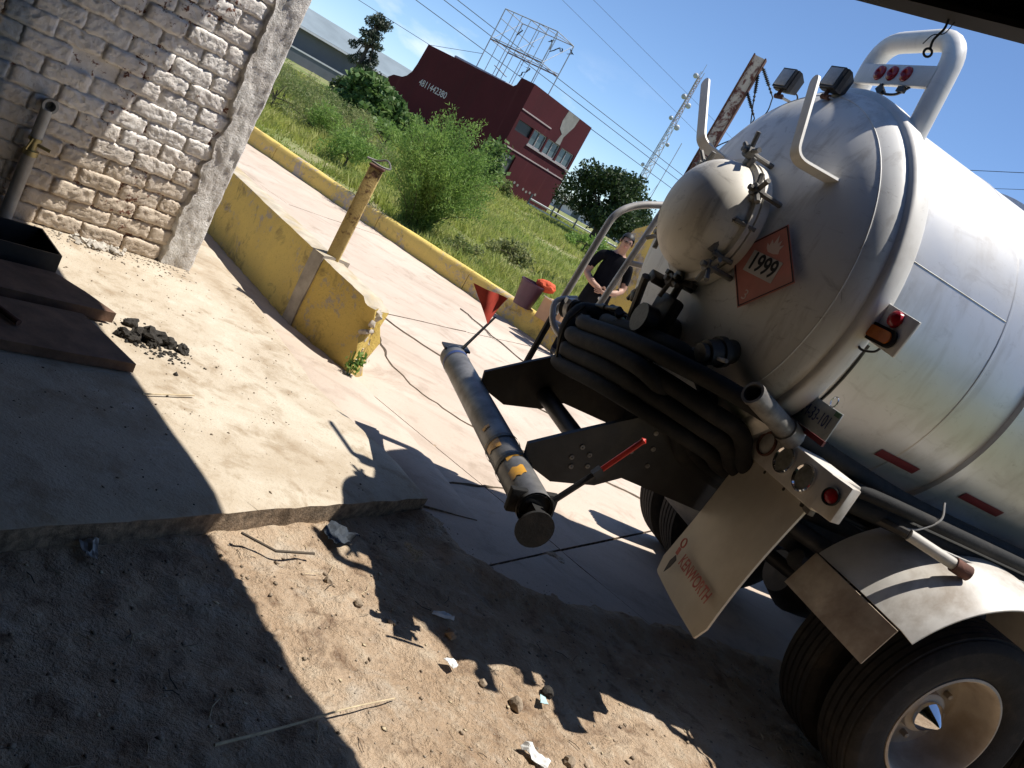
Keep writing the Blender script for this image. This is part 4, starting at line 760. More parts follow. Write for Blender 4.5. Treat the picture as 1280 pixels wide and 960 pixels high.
# open pipe stub
mb = MB(); p0, p1 = P3(-0.27, 0.86, 1.445), P3(0.0, 0.80, 1.37); mb.tube([p0, p0.lerp(p1, 0.5), p1], 0.046, 20, 0, False); mb.tube([p0, p0.lerp(p1, 0.5), p1], 0.037, 16, 0, False)
d_ = (p1 - p0).normalized(); mb.lathe([(0, 0.037), (0, 0.048), (0.02, 0.049), (0.02, 0.046)], p0, d_, 20); mb.tube([p1, p1 + d_ * 0.08], 0.055, 14); part(mb, 'pipe_stub', 'old_grey')
# cam-lock outlet under the head
oc = head_pt(0.52, 1.52); on = Vector((-0.85, -0.15, -0.35)).normalized(); mb = MB(); mb.lathe([(-0.05, 0.052), (0.04, 0.052), (0.04, 0.066), (0.07, 0.066), (0.07, 0.056), (0.13, 0.053), (0.135, 0.0)], oc, on, 20); ol = part(mb, 'outlet', 'greasy')
mb = MB(); mb.tube([oc + on * 0.11 + Vector((0, 0.06, 0.0)), oc + on * 0.16 + Vector((0, 0.11, -0.05))], 0.012, 6); part(mb, 'lever', 'old_grey', ol); mb = MB(); mb.tube([oc + on * 0.11 + Vector((0, -0.08, 0.0)), oc + on * 0.13 + Vector((0, -0.16, 0.02))], 0.009, 6); part(mb, 'lever', 'old_grey', ol); mb = MB(); mb.lathe([(0.135, 0.04), (0.16, 0.04), (0.165, 0.0)], oc, on, 16); part(mb, 'cap', 'greasy', ol)
# gate valve low on the head
vc = head_pt(0.12, 1.44) + Vector((-0.10, 0, 0)); mb = MB(); mb.tube([vc + Vector((0.2, 0, 0)), vc + Vector((-0.1, 0, 0))], 0.07, 14); mb.box(vc + Vector((0, 0, 0.05)), (0.07, 0.17, 0.2), None, 0, 0.02); mb.tube([vc, vc + Vector((0, 0, 0.23))], 0.018, 8); gv = part(mb, 'gate_valve', 'greasy')
mb = MB()
for k in range(5): an = 2 * PI * k / 5; mb.tube([vc + Vector((0, 0, 0.22)), vc + Vector((0.07 * math.cos(an), 0.07 * math.sin(an), 0.235))], 0.012, 6); mb.box(vc + Vector((0.07 * math.cos(an), 0.07 * math.sin(an), 0.235)), (0.03, 0.03, 0.025), None, 0, 0.005)
part(mb, 'hand_wheel', 'greasy', gv)
# pump fittings cluster at the far corner
fit = link('pump_fittings', None, truck); rf = random.Random(5)
for k in range(44):
    c = P3(rf.uniform(-0.42, -0.15), rf.uniform(-0.60, 0.06), rf.uniform(1.12, 1.38)); d = Vector((rf.gauss(0, 1), rf.gauss(0, 1), rf.gauss(0, 1))).normalized(); mb = MB(); L2 = rf.uniform(0.06, 0.15); r = rf.uniform(0.012, 0.034)
    mb.lathe([(-L2, 0), (-L2, r), (-L2 * 0.4, r), (-L2 * 0.38, r * 1.35), (-L2 * 0.1, r * 1.35), (-L2 * 0.08, r * 0.9), (L2 * 0.7, r * 0.9), (L2 * 0.7, r * 1.2), (L2, r * 1.2), (L2, 0)], c, d, 12); part(mb, 'fitting', rf.choice(['greasy', 'greasy', 'black_steel', 'old_grey', 'greasy', 'black_steel', 'greasy']), fit)
for c, col_ in ((P3(-0.38, -0.12, 1.33), 'old_grey'), (P3(-0.36, -0.02, 1.34), 'old_grey'), (P3(-0.36, -0.2, 1.33), 'plate_green')): mb = MB(); mb.lathe([(-0.05, 0.0), (-0.05, 0.022), (-0.03, 0.036), (0.02, 0.04), (0.03, 0.028), (0.05, 0.026), (0.052, 0)], c, (-0.6, 0.4, 0.4), 14); part(mb, 'fitting', col_, fit)
# corrugated hose end + rail loop
p0, p1 = P3(-0.46, -0.66, 1.235), P3(-0.28, -0.30, 1.33); d_ = (p1 - p0); prof = []
for k in range(30): prof += [(d_.length * (0.22 + 0.78 * k / 30), 0.046), (d_.length * (0.22 + 0.78 * (k + 0.5) / 30), 0.052)]
mb = MB(); mb.lathe([(0, 0.0), (0, 0.056), (d_.length * 0.2, 0.056), (d_.length * 0.2, 0.046)] + prof, p0, d_, 18); ch = part(mb, 'corrugated_hose', 'rubber'); mb = MB(); mb.lathe([(0.03, 0.057), (0.032, 0.061), (0.06, 0.061), (0.062, 0.057)], p0, d_, 18); mb.box(p0 + d_ * 0.12 + Vector((-0.05, 0, 0.03)), (0.02, 0.04, 0.03)); part(mb, 'hose_clamp', 'rail_metal', ch)
mb = MB(); mb.tube(fillet([P3(-0.40, -0.72, 1.30), P3(-0.52, -0.72, 1.24), P3(-0.50, -0.62, 1.12), P3(-0.36, -0.42, 1.06)], 0.08, 6), 0.017, 10); part(mb, 'guard_loop', 'rail_metal')
# reflective tapes on the barrel flank
for t0, t1 in ((0.55, 0.80), (1.12, 1.40), (1.9, 2.2)):
    mb = MB(); V_ = []
    for i in range(5):
        an = -0.52 - 0.052 * i / 4
        for t in (t0, t1): V_.append(P3(t, (TR + 0.004) * math.cos(an), TZ + (TR + 0.004) * math.sin(an)))
    mb.add(V_, [(2 * i, 2 * i + 1, 2 * i + 3, 2 * i + 2) for i in range(4)]); part(mb, 'reflective_tape', 'tape_red', barrel)
# wheels
def wheel(t, s_, outer, sgn):
    e = link('wheel', None, truck); e.location = P3(t, s_, 0.515); ax = Vector((0, -sgn, 0)); R_ = 0.505; W_ = 0.13
    pr = [(-W_ * 0.75, 0.30), (-W_ * 0.95, 0.36), (-W_, 0.42), (-W_ * 0.9, 0.475), (-W_ * 0.78, R_ - 0.012)]
    for k in range(5):
        y0 = -W_ * 0.76 + k * W_ * 1.52 / 5; y1 = y0 + W_ * 1.52 / 5; pr += [(y0 + 0.004, R_), (y1 - 0.008, R_), (y1 - 0.006, R_ - 0.012), (y1 - 0.001, R_ - 0.012)]
    pr += [(W_ * 0.78, R_ - 0.012), (W_ * 0.88, 0.482), (W_ * 0.975, 0.455), (W_ * 0.985, 0.45), (W_ * 0.985, 0.445), (W_ * 0.98, 0.44), (W_, 0.41), (W_ * 0.985, 0.395), (W_ * 0.99, 0.38), (W_ * 0.93, 0.34), (W_ * 0.82, 0.305), (W_ * 0.74, 0.295)]
    mb = MB(); mb.lathe(pr, (0, 0, 0), ax, 72); part(mb, 'tyre', 'tyre', e, True, 35)
    h = 1 if outer else -0.2
    mb = MB(); mb.lathe([(W_ * 0.70, 0.300), (W_ * 0.84, 0.300), (W_ * 0.86, 0.288), (W_ * 0.78, 0.278), (W_ * 0.55, 0.272), (-0.01, 0.262), (-0.06, 0.255), (-0.085, 0.235), (-0.09, 0.15), (-0.075, 0.11), (-0.02, 0.105), (-0.01, 0.09), (-0.01, 0.0)], (0, 0, 0), ax, 56); part(mb, 'rim', 'rim', e, True, 40)
    if outer:
        mb = MB(); mb.lathe([(-0.01, 0.078), (0.01, 0.076), (0.075, 0.012), (0.08, 0.0)], (0, 0, 0), ax, 24); part(mb, 'hub_cap', 'chrome', e, True, 30)
        for k in range(10): an = 2 * PI * k / 10; mb = MB(); mb.lathe([(-0.09, 0.016), (-0.055, 0.015), (-0.05, 0)], (0.168 * math.cos(an), 0, 0.168 * math.sin(an)), ax, 6); part(mb, 'wheel_nut', 'rim', e)
for t in (1.37, 2.68):
    for sg_ in (1, -1):
        wheel(t, sg_ * 1.07, True, sg_); wheel(t, sg_ * 0.74, False, sg_)
    mb = MB(); mb.tube([P3(t, -1.0, 0.515), P3(t, 1.0, 0.515)], 0.075, 14); mb.lathe([(-0.2, 0.0), (-0.18, 0.12), (-0.05, 0.2), (0.08, 0.2), (0.2, 0.1), (0.22, 0)], P3(t, 0, 0.53), AX, 20); part(mb, 'axle', 'black_steel')
    for s_ in (-0.52, 0.52): mb = MB(); mb.tube(bez([P3(t - 0.65, s_, 0.80), P3(t, s_, 0.62), P3(t + 0.65, s_, 0.80)], 8), 0.05, 8); part(mb, 'spring', 'black_steel')
mb = MB(); mb.tube([P3(0.35, -0.35, 0.72), P3(1.1, 0.30, 0.62)], 0.04, 10); mb.tube([P3(0.25, 0.2, 0.95), P3(0.9, 0.62, 0.90)], 0.045, 12); mb.lathe([(-0.3, 0), (-0.3, 0.13), (0.3, 0.13), (0.3, 0)], P3(0.62, -0.1, 0.66), (0, 1, 0), 20); part(mb, 'air_tank', 'black_steel')
# fender over the near wheels + rear panel
def arc_sheet(a0, a1, r, s0, s1, n_=18, th=0.006, lip=0.0):
    V_ = []; F_ = []
    for i in range(n_ + 1):
        an = math.radians(a0 + (a1 - a0) * i / n_); 
        for (s_, rr) in ((s0, r - 0.002), (s0 + (s1 - s0) * 0.5, r + 0.012), (s1 - 0.05, r + 0.006), (s1, r - lip), (s1, r - lip - th), (s1 - 0.055, r - th), (s0 + (s1 - s0) * 0.5, r + 0.012 - th), (s0, r - 0.002 - th)): V_.append(P3(1.37 + rr * math.cos(an), s_, 0.515 + rr * math.sin(an)))
    for i in range(n_):
        for k in range(8): F_.append((8 * i + k, 8 * i + (k + 1) % 8, 8 * i + 8 + (k + 1) % 8, 8 * i + 8 + k))
    F_ += [tuple(range(8)), tuple(8 * n_ + k for k in range(8))]; mb = MB(); mb.add(V_, F_); return mb
fd = part(arc_sheet(149, 97, 0.73, 0.60, 1.24, 16, 0.006, 0.03), 'fender', 'white_metal'); part(arc_sheet(97, 30, 0.73, 0.60, 1.24, 16, 0.006, 0.03), 'fender_front', 'white_metal', fd)
mb = MB(); mb.prism([P3(0.715, 0.62, 0.89), P3(0.715, 1.20, 0.89), P3(0.655, 1.20, 0.70), P3(0.655, 0.62, 0.70)], (-0.006, 0, 0)); part(mb, 'fender_panel', 'panel_brown', fd, False)
mb = MB(); p0, p1 = P3(0.74, 0.95, 1.22), P3(1.02, 1.07, 1.20); mb.tube([p0, p0.lerp(p1, 0.75)], 0.026, 12); fs = part(mb, 'pipe_end', 'pvc'); mb = MB(); mb.tube([p0.lerp(p1, 0.75), p1], 0.034, 14); part(mb, 'cap', 'rust', fs); mb = MB(); mb.tube([p0, P3(0.6, 0.7, 1.18)], 0.022, 8); part(mb, 'pipe_arm', 'black_steel', fs)
# suction hoses carried on the truck
def hose(pts, r, label, mat='rubber'):
    mb = MB(); mb.tube(bez(pts, 10), r, 14); o = part(mb, 'suction_hose', mat); return o
tt = [(-0.30, -0.44, 1.20), (-0.44, -0.40, 1.235), (-0.50, -0.20, 1.26), (-0.50, 0.20, 1.33), (-0.44, 0.46, 1.35), (-0.26, 0.60, 1.29), (0.03, 0.61, 1.17), (0.34, 0.67, 1.23), (0.75, 0.76, 1.30), (1.7, 0.79, 1.32), (3.0, 0.79, 1.34), (5.2, 0.79, 1.34)]
def bundle(ds, dz, dt=0.0, ez=0.0): return [P3(t + dt * (1 if i < 5 else 0), s_ + ds * (1 if i > 7 else (0.3 if i > 5 else 0)), z + (dz if i < 4 else dz * 0.75 if i == 4 else dz * 0.5 if i == 5 else ez)) for i, (t, s_, z) in enumerate(tt)]
over = [P3(*q) for q in ((-0.30, -0.44, 1.20), (-0.44, -0.40, 1.235), (-0.50, -0.20, 1.26), (-0.50, 0.20, 1.33), (-0.44, 0.48, 1.37), (-0.24, 0.68, 1.39), (0.08, 0.745, 1.372), (0.4, 0.76, 1.34), (0.9, 0.77, 1.31), (1.7, 0.79, 1.32), (3.0, 0.79, 1.34), (5.2, 0.79, 1.34))]
hose(over, 0.041, 'a')
for k_, (dz, r_) in enumerate(((-0.080, 0.041), (-0.158, 0.040), (-0.235, 0.036))):
    hose([p + Vector((-0.01 * k_, 0, dz)) for p in over[:4]] + [P3(-0.43, 0.46, 1.36 + dz), P3(-0.24, 0.645 - 0.03 * k_, 1.355 + dz), P3(-0.05, 0.655 - 0.05 * k_, 1.325 + dz), P3(0.14, 0.56 - 0.05 * k_, 1.15 + dz * 0.5), P3(0.5, 0.48, 1.03), P3(1.2, 0.4, 1.0)], r_, 'g')
def dive(dz, dt, ds): return [P3(t + dt, s_ + ds, z + dz) for t, s_, z in tt[:5]] + [P3(-0.27 + dt, 0.50 + ds, 1.24 + dz * 0.7), P3(-0.02, 0.42, 1.05 + dz * 0.4), P3(0.5, 0.40, 0.98 + dz * 0.3), P3(1.2, 0.3, 0.98)]
def flank(ds, z): return [P3(0.28, 0.62 + ds * 0.5, z - 0.08), P3(0.5, 0.72 + ds, z - 0.02), P3(0.9, 0.78 + ds, z), P3(1.7, 0.79 + ds, z + 0.01), P3(3.0, 0.79 + ds, z + 0.02), P3(5.2, 0.79 + ds, z + 0.02)]
hose(flank(0.06, 1.225), 0.042, 'b'); hose(flank(-0.06, 1.19), 0.039, 'c'); hose(flank(0.12, 1.30), 0.030, 'f'); hose(dive(-0.078, -0.02, 0.0), 0.042, 'b'); hose(dive(-0.155, 0.02, 0.0), 0.039, 'c'); hose(dive(-0.118, 0.07, 0.02), 0.033, 'f'); hose(dive(0.06, 0.11, 0.0), 0.040, 'd')
mb = MB(); mb.tube(bez([P3(-0.30, -0.52, 1.30), P3(-0.42, -0.52, 1.27), P3(-0.47, -0.46, 1.18), P3(-0.46, -0.38, 1.08), P3(-0.36, -0.30, 1.0)], 8), 0.052, 14); part(mb, 'suction_hose', 'rubber')
mb = MB(); mb.tube(bez([P3(-0.53, -0.30, 1.325), P3(-0.575, -0.29, 1.2), P3(-0.53, -0.28, 1.03), P3(-0.44, -0.28, 1.0)], 6), 0.008, 6); part(mb, 'tie_strap', 'greasy')
mb = MB(); mb.tube(bez([P3(0.9, 0.87, 1.40), P3(0.88, 0.92, 1.33), P3(0.8, 0.92, 1.25), P3(0.72, 0.90, 1.22)], 6), 0.005, 6); mb.tube(bez([P3(0.85, 0.92, 1.21), P3(1.3, 0.95, 1.23), P3(2.0, 0.9, 1.27)], 8), 0.006, 6); part(mb, 'loose_wire', 'grey_pipe')
# ================================================================== RED BUILDING (local x along the dark side wall to its far end, y along the lit front)
B0 = Vector((-6.96, 48.0, 0)); BX = Vector((-0.873, 0.487, 0)); BY = Vector((0.487, 0.873, 0))
bld = empty('red_building', B0, math.atan2(BX.y, BX.x), 'two storey dark red building with stepped parapet behind the bushes', 'building')
def Q(k, m, z): return Vector((k, -m, z))      # local y axis is to the left of x; the front runs the other way
mb = MB(); mb.prism([Q(0.35, 0.15, 0), Q(8.5, 0.15, 0), Q(8.5, 6.95, 0), Q(0.35, 6.95, 0)], (0, 0, 5.5)); mb.build('block', 'red_stucco', bld)
side = [(0, 0), (10.2, 0), (10.2, 3.05), (9.86, 3.3), (9.5, 3.36), (9.15, 3.42), (8.85, 3.62), (8.62, 3.95), (8.5, 4.5), (8.38, 5.78), (1.3, 5.78), (1.12, 5.95), (1.03, 6.4), (0, 6.4)]
mb = MB(); mb.prism([Q(k, 0.0, z) for k, z in side], Q(0, 0.2, 0)); mb.build('side_wall', 'red_stucco', bld)
# front wall pieces round the openings
def wall_with_holes(x0, x1, z0, z1, holes):
    xs_ = sorted({x0, x1, *[h[0] for h in holes], *[h[1] for h in holes]}); zs_ = sorted({z0, z1, *[h[2] for h in holes], *[h[3] for h in holes]}); mb = MB()
    for i in range(len(xs_) - 1):
        for j in range(len(zs_) - 1):
            cx, cz = (xs_[i] + xs_[i + 1]) / 2, (zs_[j] + zs_[j + 1]) / 2
            if any(h[0] < cx < h[1] and h[2] < cz < h[3] for h in holes): continue
            mb.prism([Q(0.0, xs_[i], zs_[j]), Q(0.0, xs_[i + 1], zs_[j]), Q(0.0, xs_[i + 1], zs_[j + 1]), Q(0.0, xs_[i], zs_[j + 1])], Q(0.2, 0, 0))
    return mb
wins = [(0.25, 1.85, 3.78, 4.40), (1.95, 3.42, 3.50, 4.42), (3.58, 5.05, 3.50, 4.42), (5.25, 6.85, 3.50, 4.42)]; door = (0.25, 1.6, 0.3, 2.52)
mb = wall_with_holes(0.2, 7.1, 0.0, 6.4, wins + [door]); mb.build('front_wall', 'red_stucco', bld)
mb = MB(); mb.prism([Q(0.2, 6.9, 0), Q(8.5, 6.9, 0), Q(8.5, 6.9, 5.78), Q(0.2, 6.9, 6.3)], Q(0, 0.2, 0)); mb.build('far_wall', 'red_stucco', bld)
for i, (a_, b_, c_, d_) in enumerate(wins):
    mb = MB(); mb.prism([Q(0.12, a_, c_), Q(0.12, b_, c_), Q(0.12, b_, d_), Q(0.12, a_, d_)], Q(0.03, 0, 0)); pane = mb.build('window', 'win_dark' if i == 0 else 'win_glass', bld)
    if i:
        mb = MB()
        for (x0, x1, z0, z1) in ((a_, b_, c_, c_ + 0.07), (a_, b_, d_ - 0.05, d_), (a_, a_ + 0.06, c_, d_), (b_ - 0.06, b_, c_, d_), ((a_ + b_) / 2 - 0.025, (a_ + b_) / 2 + 0.025, c_, d_)): mb.prism([Q(0.06, x0, z0), Q(0.06, x1, z0), Q(0.06, x1, z1), Q(0.06, x0, z1)], Q(0.05, 0, 0))
        mb.build('frame', 'win_frame', pane); mb = MB(); mb.prism([Q(-0.05, a_ - 0.1, c_ - 0.09), Q(-0.05, b_ + 0.1, c_ - 0.09), Q(-0.05, b_ + 0.1, c_ - 0.003), Q(-0.05, a_ - 0.1, c_ - 0.003)], Q(0.16, 0, 0)); mb.build('sill', 'win_frame', pane)
mb = MB(); mb.prism([Q(0.12, door[0], door[2]), Q(0.12, door[1], door[2]), Q(0.12, door[1], door[3]), Q(0.12, door[0], door[3])], Q(0.04, 0, 0)); dr = mb.build('door', 'door_grey', bld); mb = MB(); mb.box(Q(0.09, 0.95, 2.36), (0.04, 0.9, 0.12)); mb.box(Q(0.09, 0.95, 1.4), (0.05, 0.05, 2.1)); mb.build('door_bar', 'win_frame', dr)
for (m0, m1, z) in ((0.0, 3.3, 4.92), (0.0, 7.1, 2.78)): mb = MB(); mb.prism([Q(-0.03, m0, z), Q(-0.03, m1, z), Q(-0.03, m1, z + 0.07), Q(-0.03, m0, z + 0.07)], Q(0.03, 0, 0)); mb.build('string_course', 'white_line', bld)
pp = [(4.05, 6.38), (5.45, 6.38), (5.35, 5.8), (5.05, 5.3), (4.85, 4.95), (4.9, 4.45), (4.35, 4.43), (4.45, 4.8), (4.55, 5.05), (4.1, 5.25), (3.95, 5.7)]
mb = MB(); mb.prism([Q(-0.012, m, z) for m, z in pp], Q(0.01, 0, 0)); mb.build('bare_patch', 'grey_patch', bld)
for m, z in ((2.6, 1.25), (3.0, 1.2), (3.7, 1.15), (4.1, 1.1), (4.5, 1.15), (5.1, 1.2), (5.0, 2.85)): mb = MB(); mb.prism([Q(-0.012, m + 0.11 * math.cos(t), z + 0.09 * math.sin(t)) for t in np.linspace(0, 2 * PI, 7)[:-1]], Q(0.01, 0, 0)); mb.build('paint_spot', 'grey_patch', bld)
text_obj('painted_number', '4811442380', 0.56, 'paint_white', bld, frame(Q(6.5, -0.012, 3.62), Q(-1, 0, -0.01), (0, 0, 1)), 0.004, 0.86, 1.0)
# old sign frame on the roof
sf = empty('sign_frame', B0 + BX * 3.9 + BY * 2.0, math.atan2(BX.y, BX.x), 'rusty empty billboard frame of thin steel on the red roof', 'billboard frame')
def S(k, m, z): return Vector((k - 3.9, -(m - 2.0), z))
def bar(a_, b_, r=0.03, mt='galv', nm='bar'): mb = MB(); mb.tube([a_, b_], r, 6); mb.build(nm, mt, sf)
k0, k1, z0, z1, zm = 1.84, 6.05, 5.5, 9.75, 7.85
for m in (2.0, 4.0):
    n_ = 7 if m == 2.0 else 4
    for i in range(n_): k = k0 + (k1 - k0) * i / (n_ - 1); bar(S(k, m, z0), S(k, m, z1), 0.035 if i in (0, n_ - 1) else 0.024, 'galv', 'post')
    for z in (z1, zm): bar(S(k0, m, z), S(k1, m, z), 0.04 if z == zm else 0.03, 'galv_rust' if z == zm else 'galv', 'rail')
    bar(S(k0, m, zm + 0.12), S(k1, m, zm + 0.12), 0.025, 'galv', 'rail')
for k in (k0, (k0 + k1) / 2, k1):
    for z in (z1, zm): bar(S(k, 2, z), S(k, 4, z), 0.026, 'galv', 'rail')
    bar(S(k, 2, zm), S(k, 4, z1), 0.02, 'galv', 'brace')
bar(S(k0, 2, z1), S(k0 + 1.4, 4, z1), 0.02, 'galv', 'brace'); bar(S(k0 + 1.4, 2, z1), S(k0, 4, z1), 0.02, 'galv', 'brace'); bar(S(k1, 2, z1 - 0.6), S(k0 + 1.0, 2, zm + 0.6), 0.02, 'galv', 'brace'); bar(S(k1 - 1.2, 2, 6.6), S(k1 - 2.4, 2, 6.3), 0.03, 'galv', 'brace')
rs_ = random.Random(3)
for c, nq in ((S(k0 + 0.1, 2.05, 9.2), 7), (S(k0 + 0.5, 2, 7.3), 9), (S(k0, 3.9, 9.5), 7), (S(k0 + 0.2, 3.2, 9.2), 6), (S(k0 + 2.5, 2, 9.1), 3)):
    mb = MB(); p = c.copy()
    for i in range(nq):
        q = p + Vector((rs_.uniform(-.28, .28), rs_.uniform(-.15, .15), rs_.uniform(-.32, .05))); mb.add([p, p + Vector((0.10, 0, 0.02)), q + Vector((0.09, 0.02, 0)), q], [(0, 1, 2, 3)]); p = q if rs_.random() < 0.7 else c.copy()
    mb.build('torn_sheet', 'cable', sf)
mb = MB(); mb.tube([S(1.4, 1.0, 5.85), S(7.0, 1.0, 5.95)], 0.07, 6); mb.build('roof_rail', 'galv', sf)
mb = MB(); mb.tube([S(k1, 2, 6.9), S(8.3, 0.1, 5.8)], 0.015, 5); mb.build('stay', 'far_cable', sf)

# ------------------------------------------------------------------ far warehouse
wh = empty('warehouse', (-45, 84, 0), math.atan2(20, 21), 'long grey warehouse with pale metal roof behind the field', 'warehouse'); Lw = 34.0
mb = MB(); mb.box((Lw / 2, 6, 2.1), (Lw, 12, 4.15)); mb.build('wall', 'grey_wall', wh)
mb = MB(); mb.prism([(-0.5, -0.8, 4.12), (-0.5, 6, 6.35), (-0.5, 12.8, 4.12), (-0.5, 12.8, 4.0), (-0.5, 6, 6.22), (-0.5, -0.8, 4.0)], (Lw + 1, 0, 0)); rf_ = mb.build('roof', 'metal_roof', wh)
mb = MB(); mb.box((Lw / 2, -0.95, 3.98), (Lw + 1, 0.16, 0.22)); mb.build('gutter', 'white_wall', rf_)
for k in range(3): mb = MB(); mb.box((9.5 + k * 9.0, -0.1, 2.0), (0.35, 0.3, 4.0)); mb.build('pilaster', 'white_wall', wh)
mb = MB(); mb.box((Lw / 2, -2.5, 0.95), (Lw, 0.2, 1.6)); mb.build('low_wall', 'grey_wall', wh); mb = MB(); mb.box((Lw / 2, -2.5, 1.83), (Lw, 0.3, 0.16)); mb.build('coping', 'white_wall', wh)

# ------------------------------------------------------------------ trees and shrubs
def tree(name, label, cat, loc, trunk_h, trunk_r, blobs, n, size, leaf, seed, group=None, squash=0.85, limbs=6, shell=0.4, slim=0.45):
    e = empty(name, loc, 0, label, cat, group); rr = random.Random(seed)
    mb = MB(); mb.tube(bez([(0, 0, -0.15), (rr.uniform(-.05, .05) * trunk_h, 0, trunk_h * 0.5), (rr.uniform(-.08, .08) * trunk_h, rr.uniform(-.05, .05) * trunk_h, trunk_h)], 5), [trunk_r * (1.3 - 0.7 * i / 10) for i in range(11)], 8)
    for k in range(limbs): c = blobs[k % len(blobs)][0]; mb.tube(bez([(0, 0, trunk_h * rr.uniform(0.45, 0.95)), (c[0] * 0.5, c[1] * 0.5, trunk_h * 0.5 + c[2] * 0.45), (c[0] * 0.95, c[1] * 0.95, c[2])], 4), [trunk_r * (0.55 - 0.05 * i) for i in range(9)], 6)
    mb.build('trunk', 'bark', e, True)
    V_, F_ = leaves([b[0] for b in blobs], [b[1] for b in blobs], n, size, squash, seed, shell, slim); np_mesh('crown', V_, F_, leaf, e)
    return e
def blobset(seed, n, rx, ry, z0, z1, r0, r1, taper=None):
    rr = random.Random(seed); out_ = []
    for i in range(n):
        t = rr.random(); w_ = taper(t) if taper else math.sin(PI * (0.15 + 0.75 * t)); an = rr.uniform(0, 2 * PI); q = rr.random() ** 0.5
        out_.append(((rx * w_ * q * math.cos(an), ry * w_ * q * math.sin(an), z0 + (z1 - z0) * t), rr.uniform(r0, r1)))
    return out_
gz = lambda x, y: field_z(x, y)
# big wispy shrub behind the kerb: many thin stems with narrow leaves
sh = empty('feathery_shrub', (-2.62, 13.35, 0.1), 0, 'big feathery green shrub just behind the yellow kerb', 'shrub'); rr = random.Random(21); mb = MB(); LV = []; g = np.random.default_rng(4)
for k in range(230):
    an = rr.uniform(0, 2 * PI); sp = rr.random() ** 0.6; tip = Vector((math.cos(an) * sp * 1.02, math.sin(an) * sp * 0.95, rr.uniform(1.0, 1.95) * (1.06 - 0.42 * sp ** 2))); mid = Vector((tip.x * 0.42, tip.y * 0.42, tip.z * 0.6)); path = bez([(tip.x * 0.12, tip.y * 0.12, -0.05), mid, tip], 4)
    if k < 70: mb.tube(path, [0.010 - 0.0009 * i for i in range(9)], 4, 0, False)
    nl = 230; t = g.random(nl) ** 0.75; t = 0.10 + 0.92 * t; pts = np.array(path); ii = np.clip((t * 8).astype(int), 0, 7); fr = (np.clip(t * 8, 0, 8.6) - ii)[:, None]; P = pts[ii] * (1 - fr) + pts[np.minimum(ii + 1, 8)] * fr
    P = P + g.normal(size=(nl, 3)) * 0.055; d = g.normal(size=(nl, 3)) * 0.75 + np.array([tip.x * 0.5, tip.y * 0.5, 0.75]); d /= np.linalg.norm(d, axis=1)[:, None]; b_ = np.cross(d, g.normal(size=(nl, 3))); b_ /= np.linalg.norm(b_, axis=1)[:, None]; L3 = (0.035 + 0.045 * g.random(nl))[:, None]
    LV.append(np.stack([P, P + d * L3 * 0.5 + b_ * 0.0075, P + d * L3, P + d * L3 * 0.5 - b_ * 0.0075], 1).reshape(-1, 3))
mb.build('stems', 'bark', sh); LV = np.concatenate(LV); np_mesh('foliage', LV, np.arange(len(LV)).reshape(-1, 4), 'bush_leaf', sh)
def shrub(name, label, x, y, rx, h, n, size, leaf, seed, group=None, slim=0.45, cat='shrub'):
    bl = blobset(seed, 16, rx, rx * 0.8, 0.15 * h, 0.85 * h, 0.18 * h, 0.34 * h, lambda t: 1.0 - 0.55 * t); return tree(name, label, cat, (x, y, gz(x, y)), h * 0.5, 0.03 * h, bl, n, size, leaf, seed, group, 0.9, 7, 0.25, slim)
# broad-leaved hedge left of the building
for i, (q, yy, h, rx) in enumerate(((-0.322, 33.5, 2.0, 1.3), (-0.298, 34.5, 2.0, 1.4), (-0.268, 35.5, 1.75, 1.4), (-0.245, 36.5, 1.5, 1.2))):
    lab = ['broad leaved green bush below the dark pine, leftmost of its row', 'broad leaved green bush second from the pine, in a row', 'broad leaved green bush third from the pine, in a row', 'lowest broad leaved bush of the row, nearest the feathery shrub'][i]
    shrub('broad_leaf_bush', lab, q * yy, yy, rx, h, 2300, 0.15, 'broad_leaf', 40 + i, 'broad leaved bushes by the red building', 0.6)
shrub('building_bush', 'loose dark bush with pale leaves at the corner of the red building', -0.150 * 41, 41, 0.85, 2.2, 900, 0.13, 'broad_leaf', 51, None, 0.6)
shrub('building_bush', 'small bush before the door of the red building', -0.125 * 43, 43, 0.8, 0.9, 600, 0.10, 'weed', 52)
bl = blobset(61, 24, 1.5, 1.5, 0.9, 6.1, 0.32, 0.62, lambda t: 1.05 - 0.72 * t)
tree('dark_pine', 'tall dark sparse pine standing above the bushes at the left', 'tree', (-0.336 * 60, 60, 0.5), 5.6, 0.16, bl, 5200, 0.11, 'pine_leaf', 61, None, 0.7, 16, 0.3, 0.35)
shrub('round_tree', 'round dark green tree in front of the pine foot', -0.322 * 56, 56, 1.7, 2.4, 2600, 0.14, 'dark_leaf', 63, None, 0.55, 'tree')
bl = blobset(70, 34, 2.6, 2.2, 1.3, 3.6, 0.55, 1.0); tree('round_dark_tree', 'dense dark round tree behind the seated railings, right of the red building', 'tree', (-0.002 * 45 - 0.1, 45, 0.45), 1.6, 0.17, bl, 15000, 0.10, 'dark_leaf', 70, None, 0.85, 9, 0.35, 0.5)
bld_t = bpy.data.objects['round_dark_tree']; bld_t['label'] = 'dense dark round tree on a leaning trunk right of the red building'
bl = blobset(71, 18, 1.5, 1.4, 1.2, 3.3, 0.4, 0.8); tree('round_dark_tree', 'smaller dark tree half hidden behind the tank handrail', 'tree', (0.055 * 50, 50, 0.45), 1.5, 0.13, bl, 6000, 0.10, 'dark_leaf', 71, None, 0.85, 6, 0.35, 0.5)
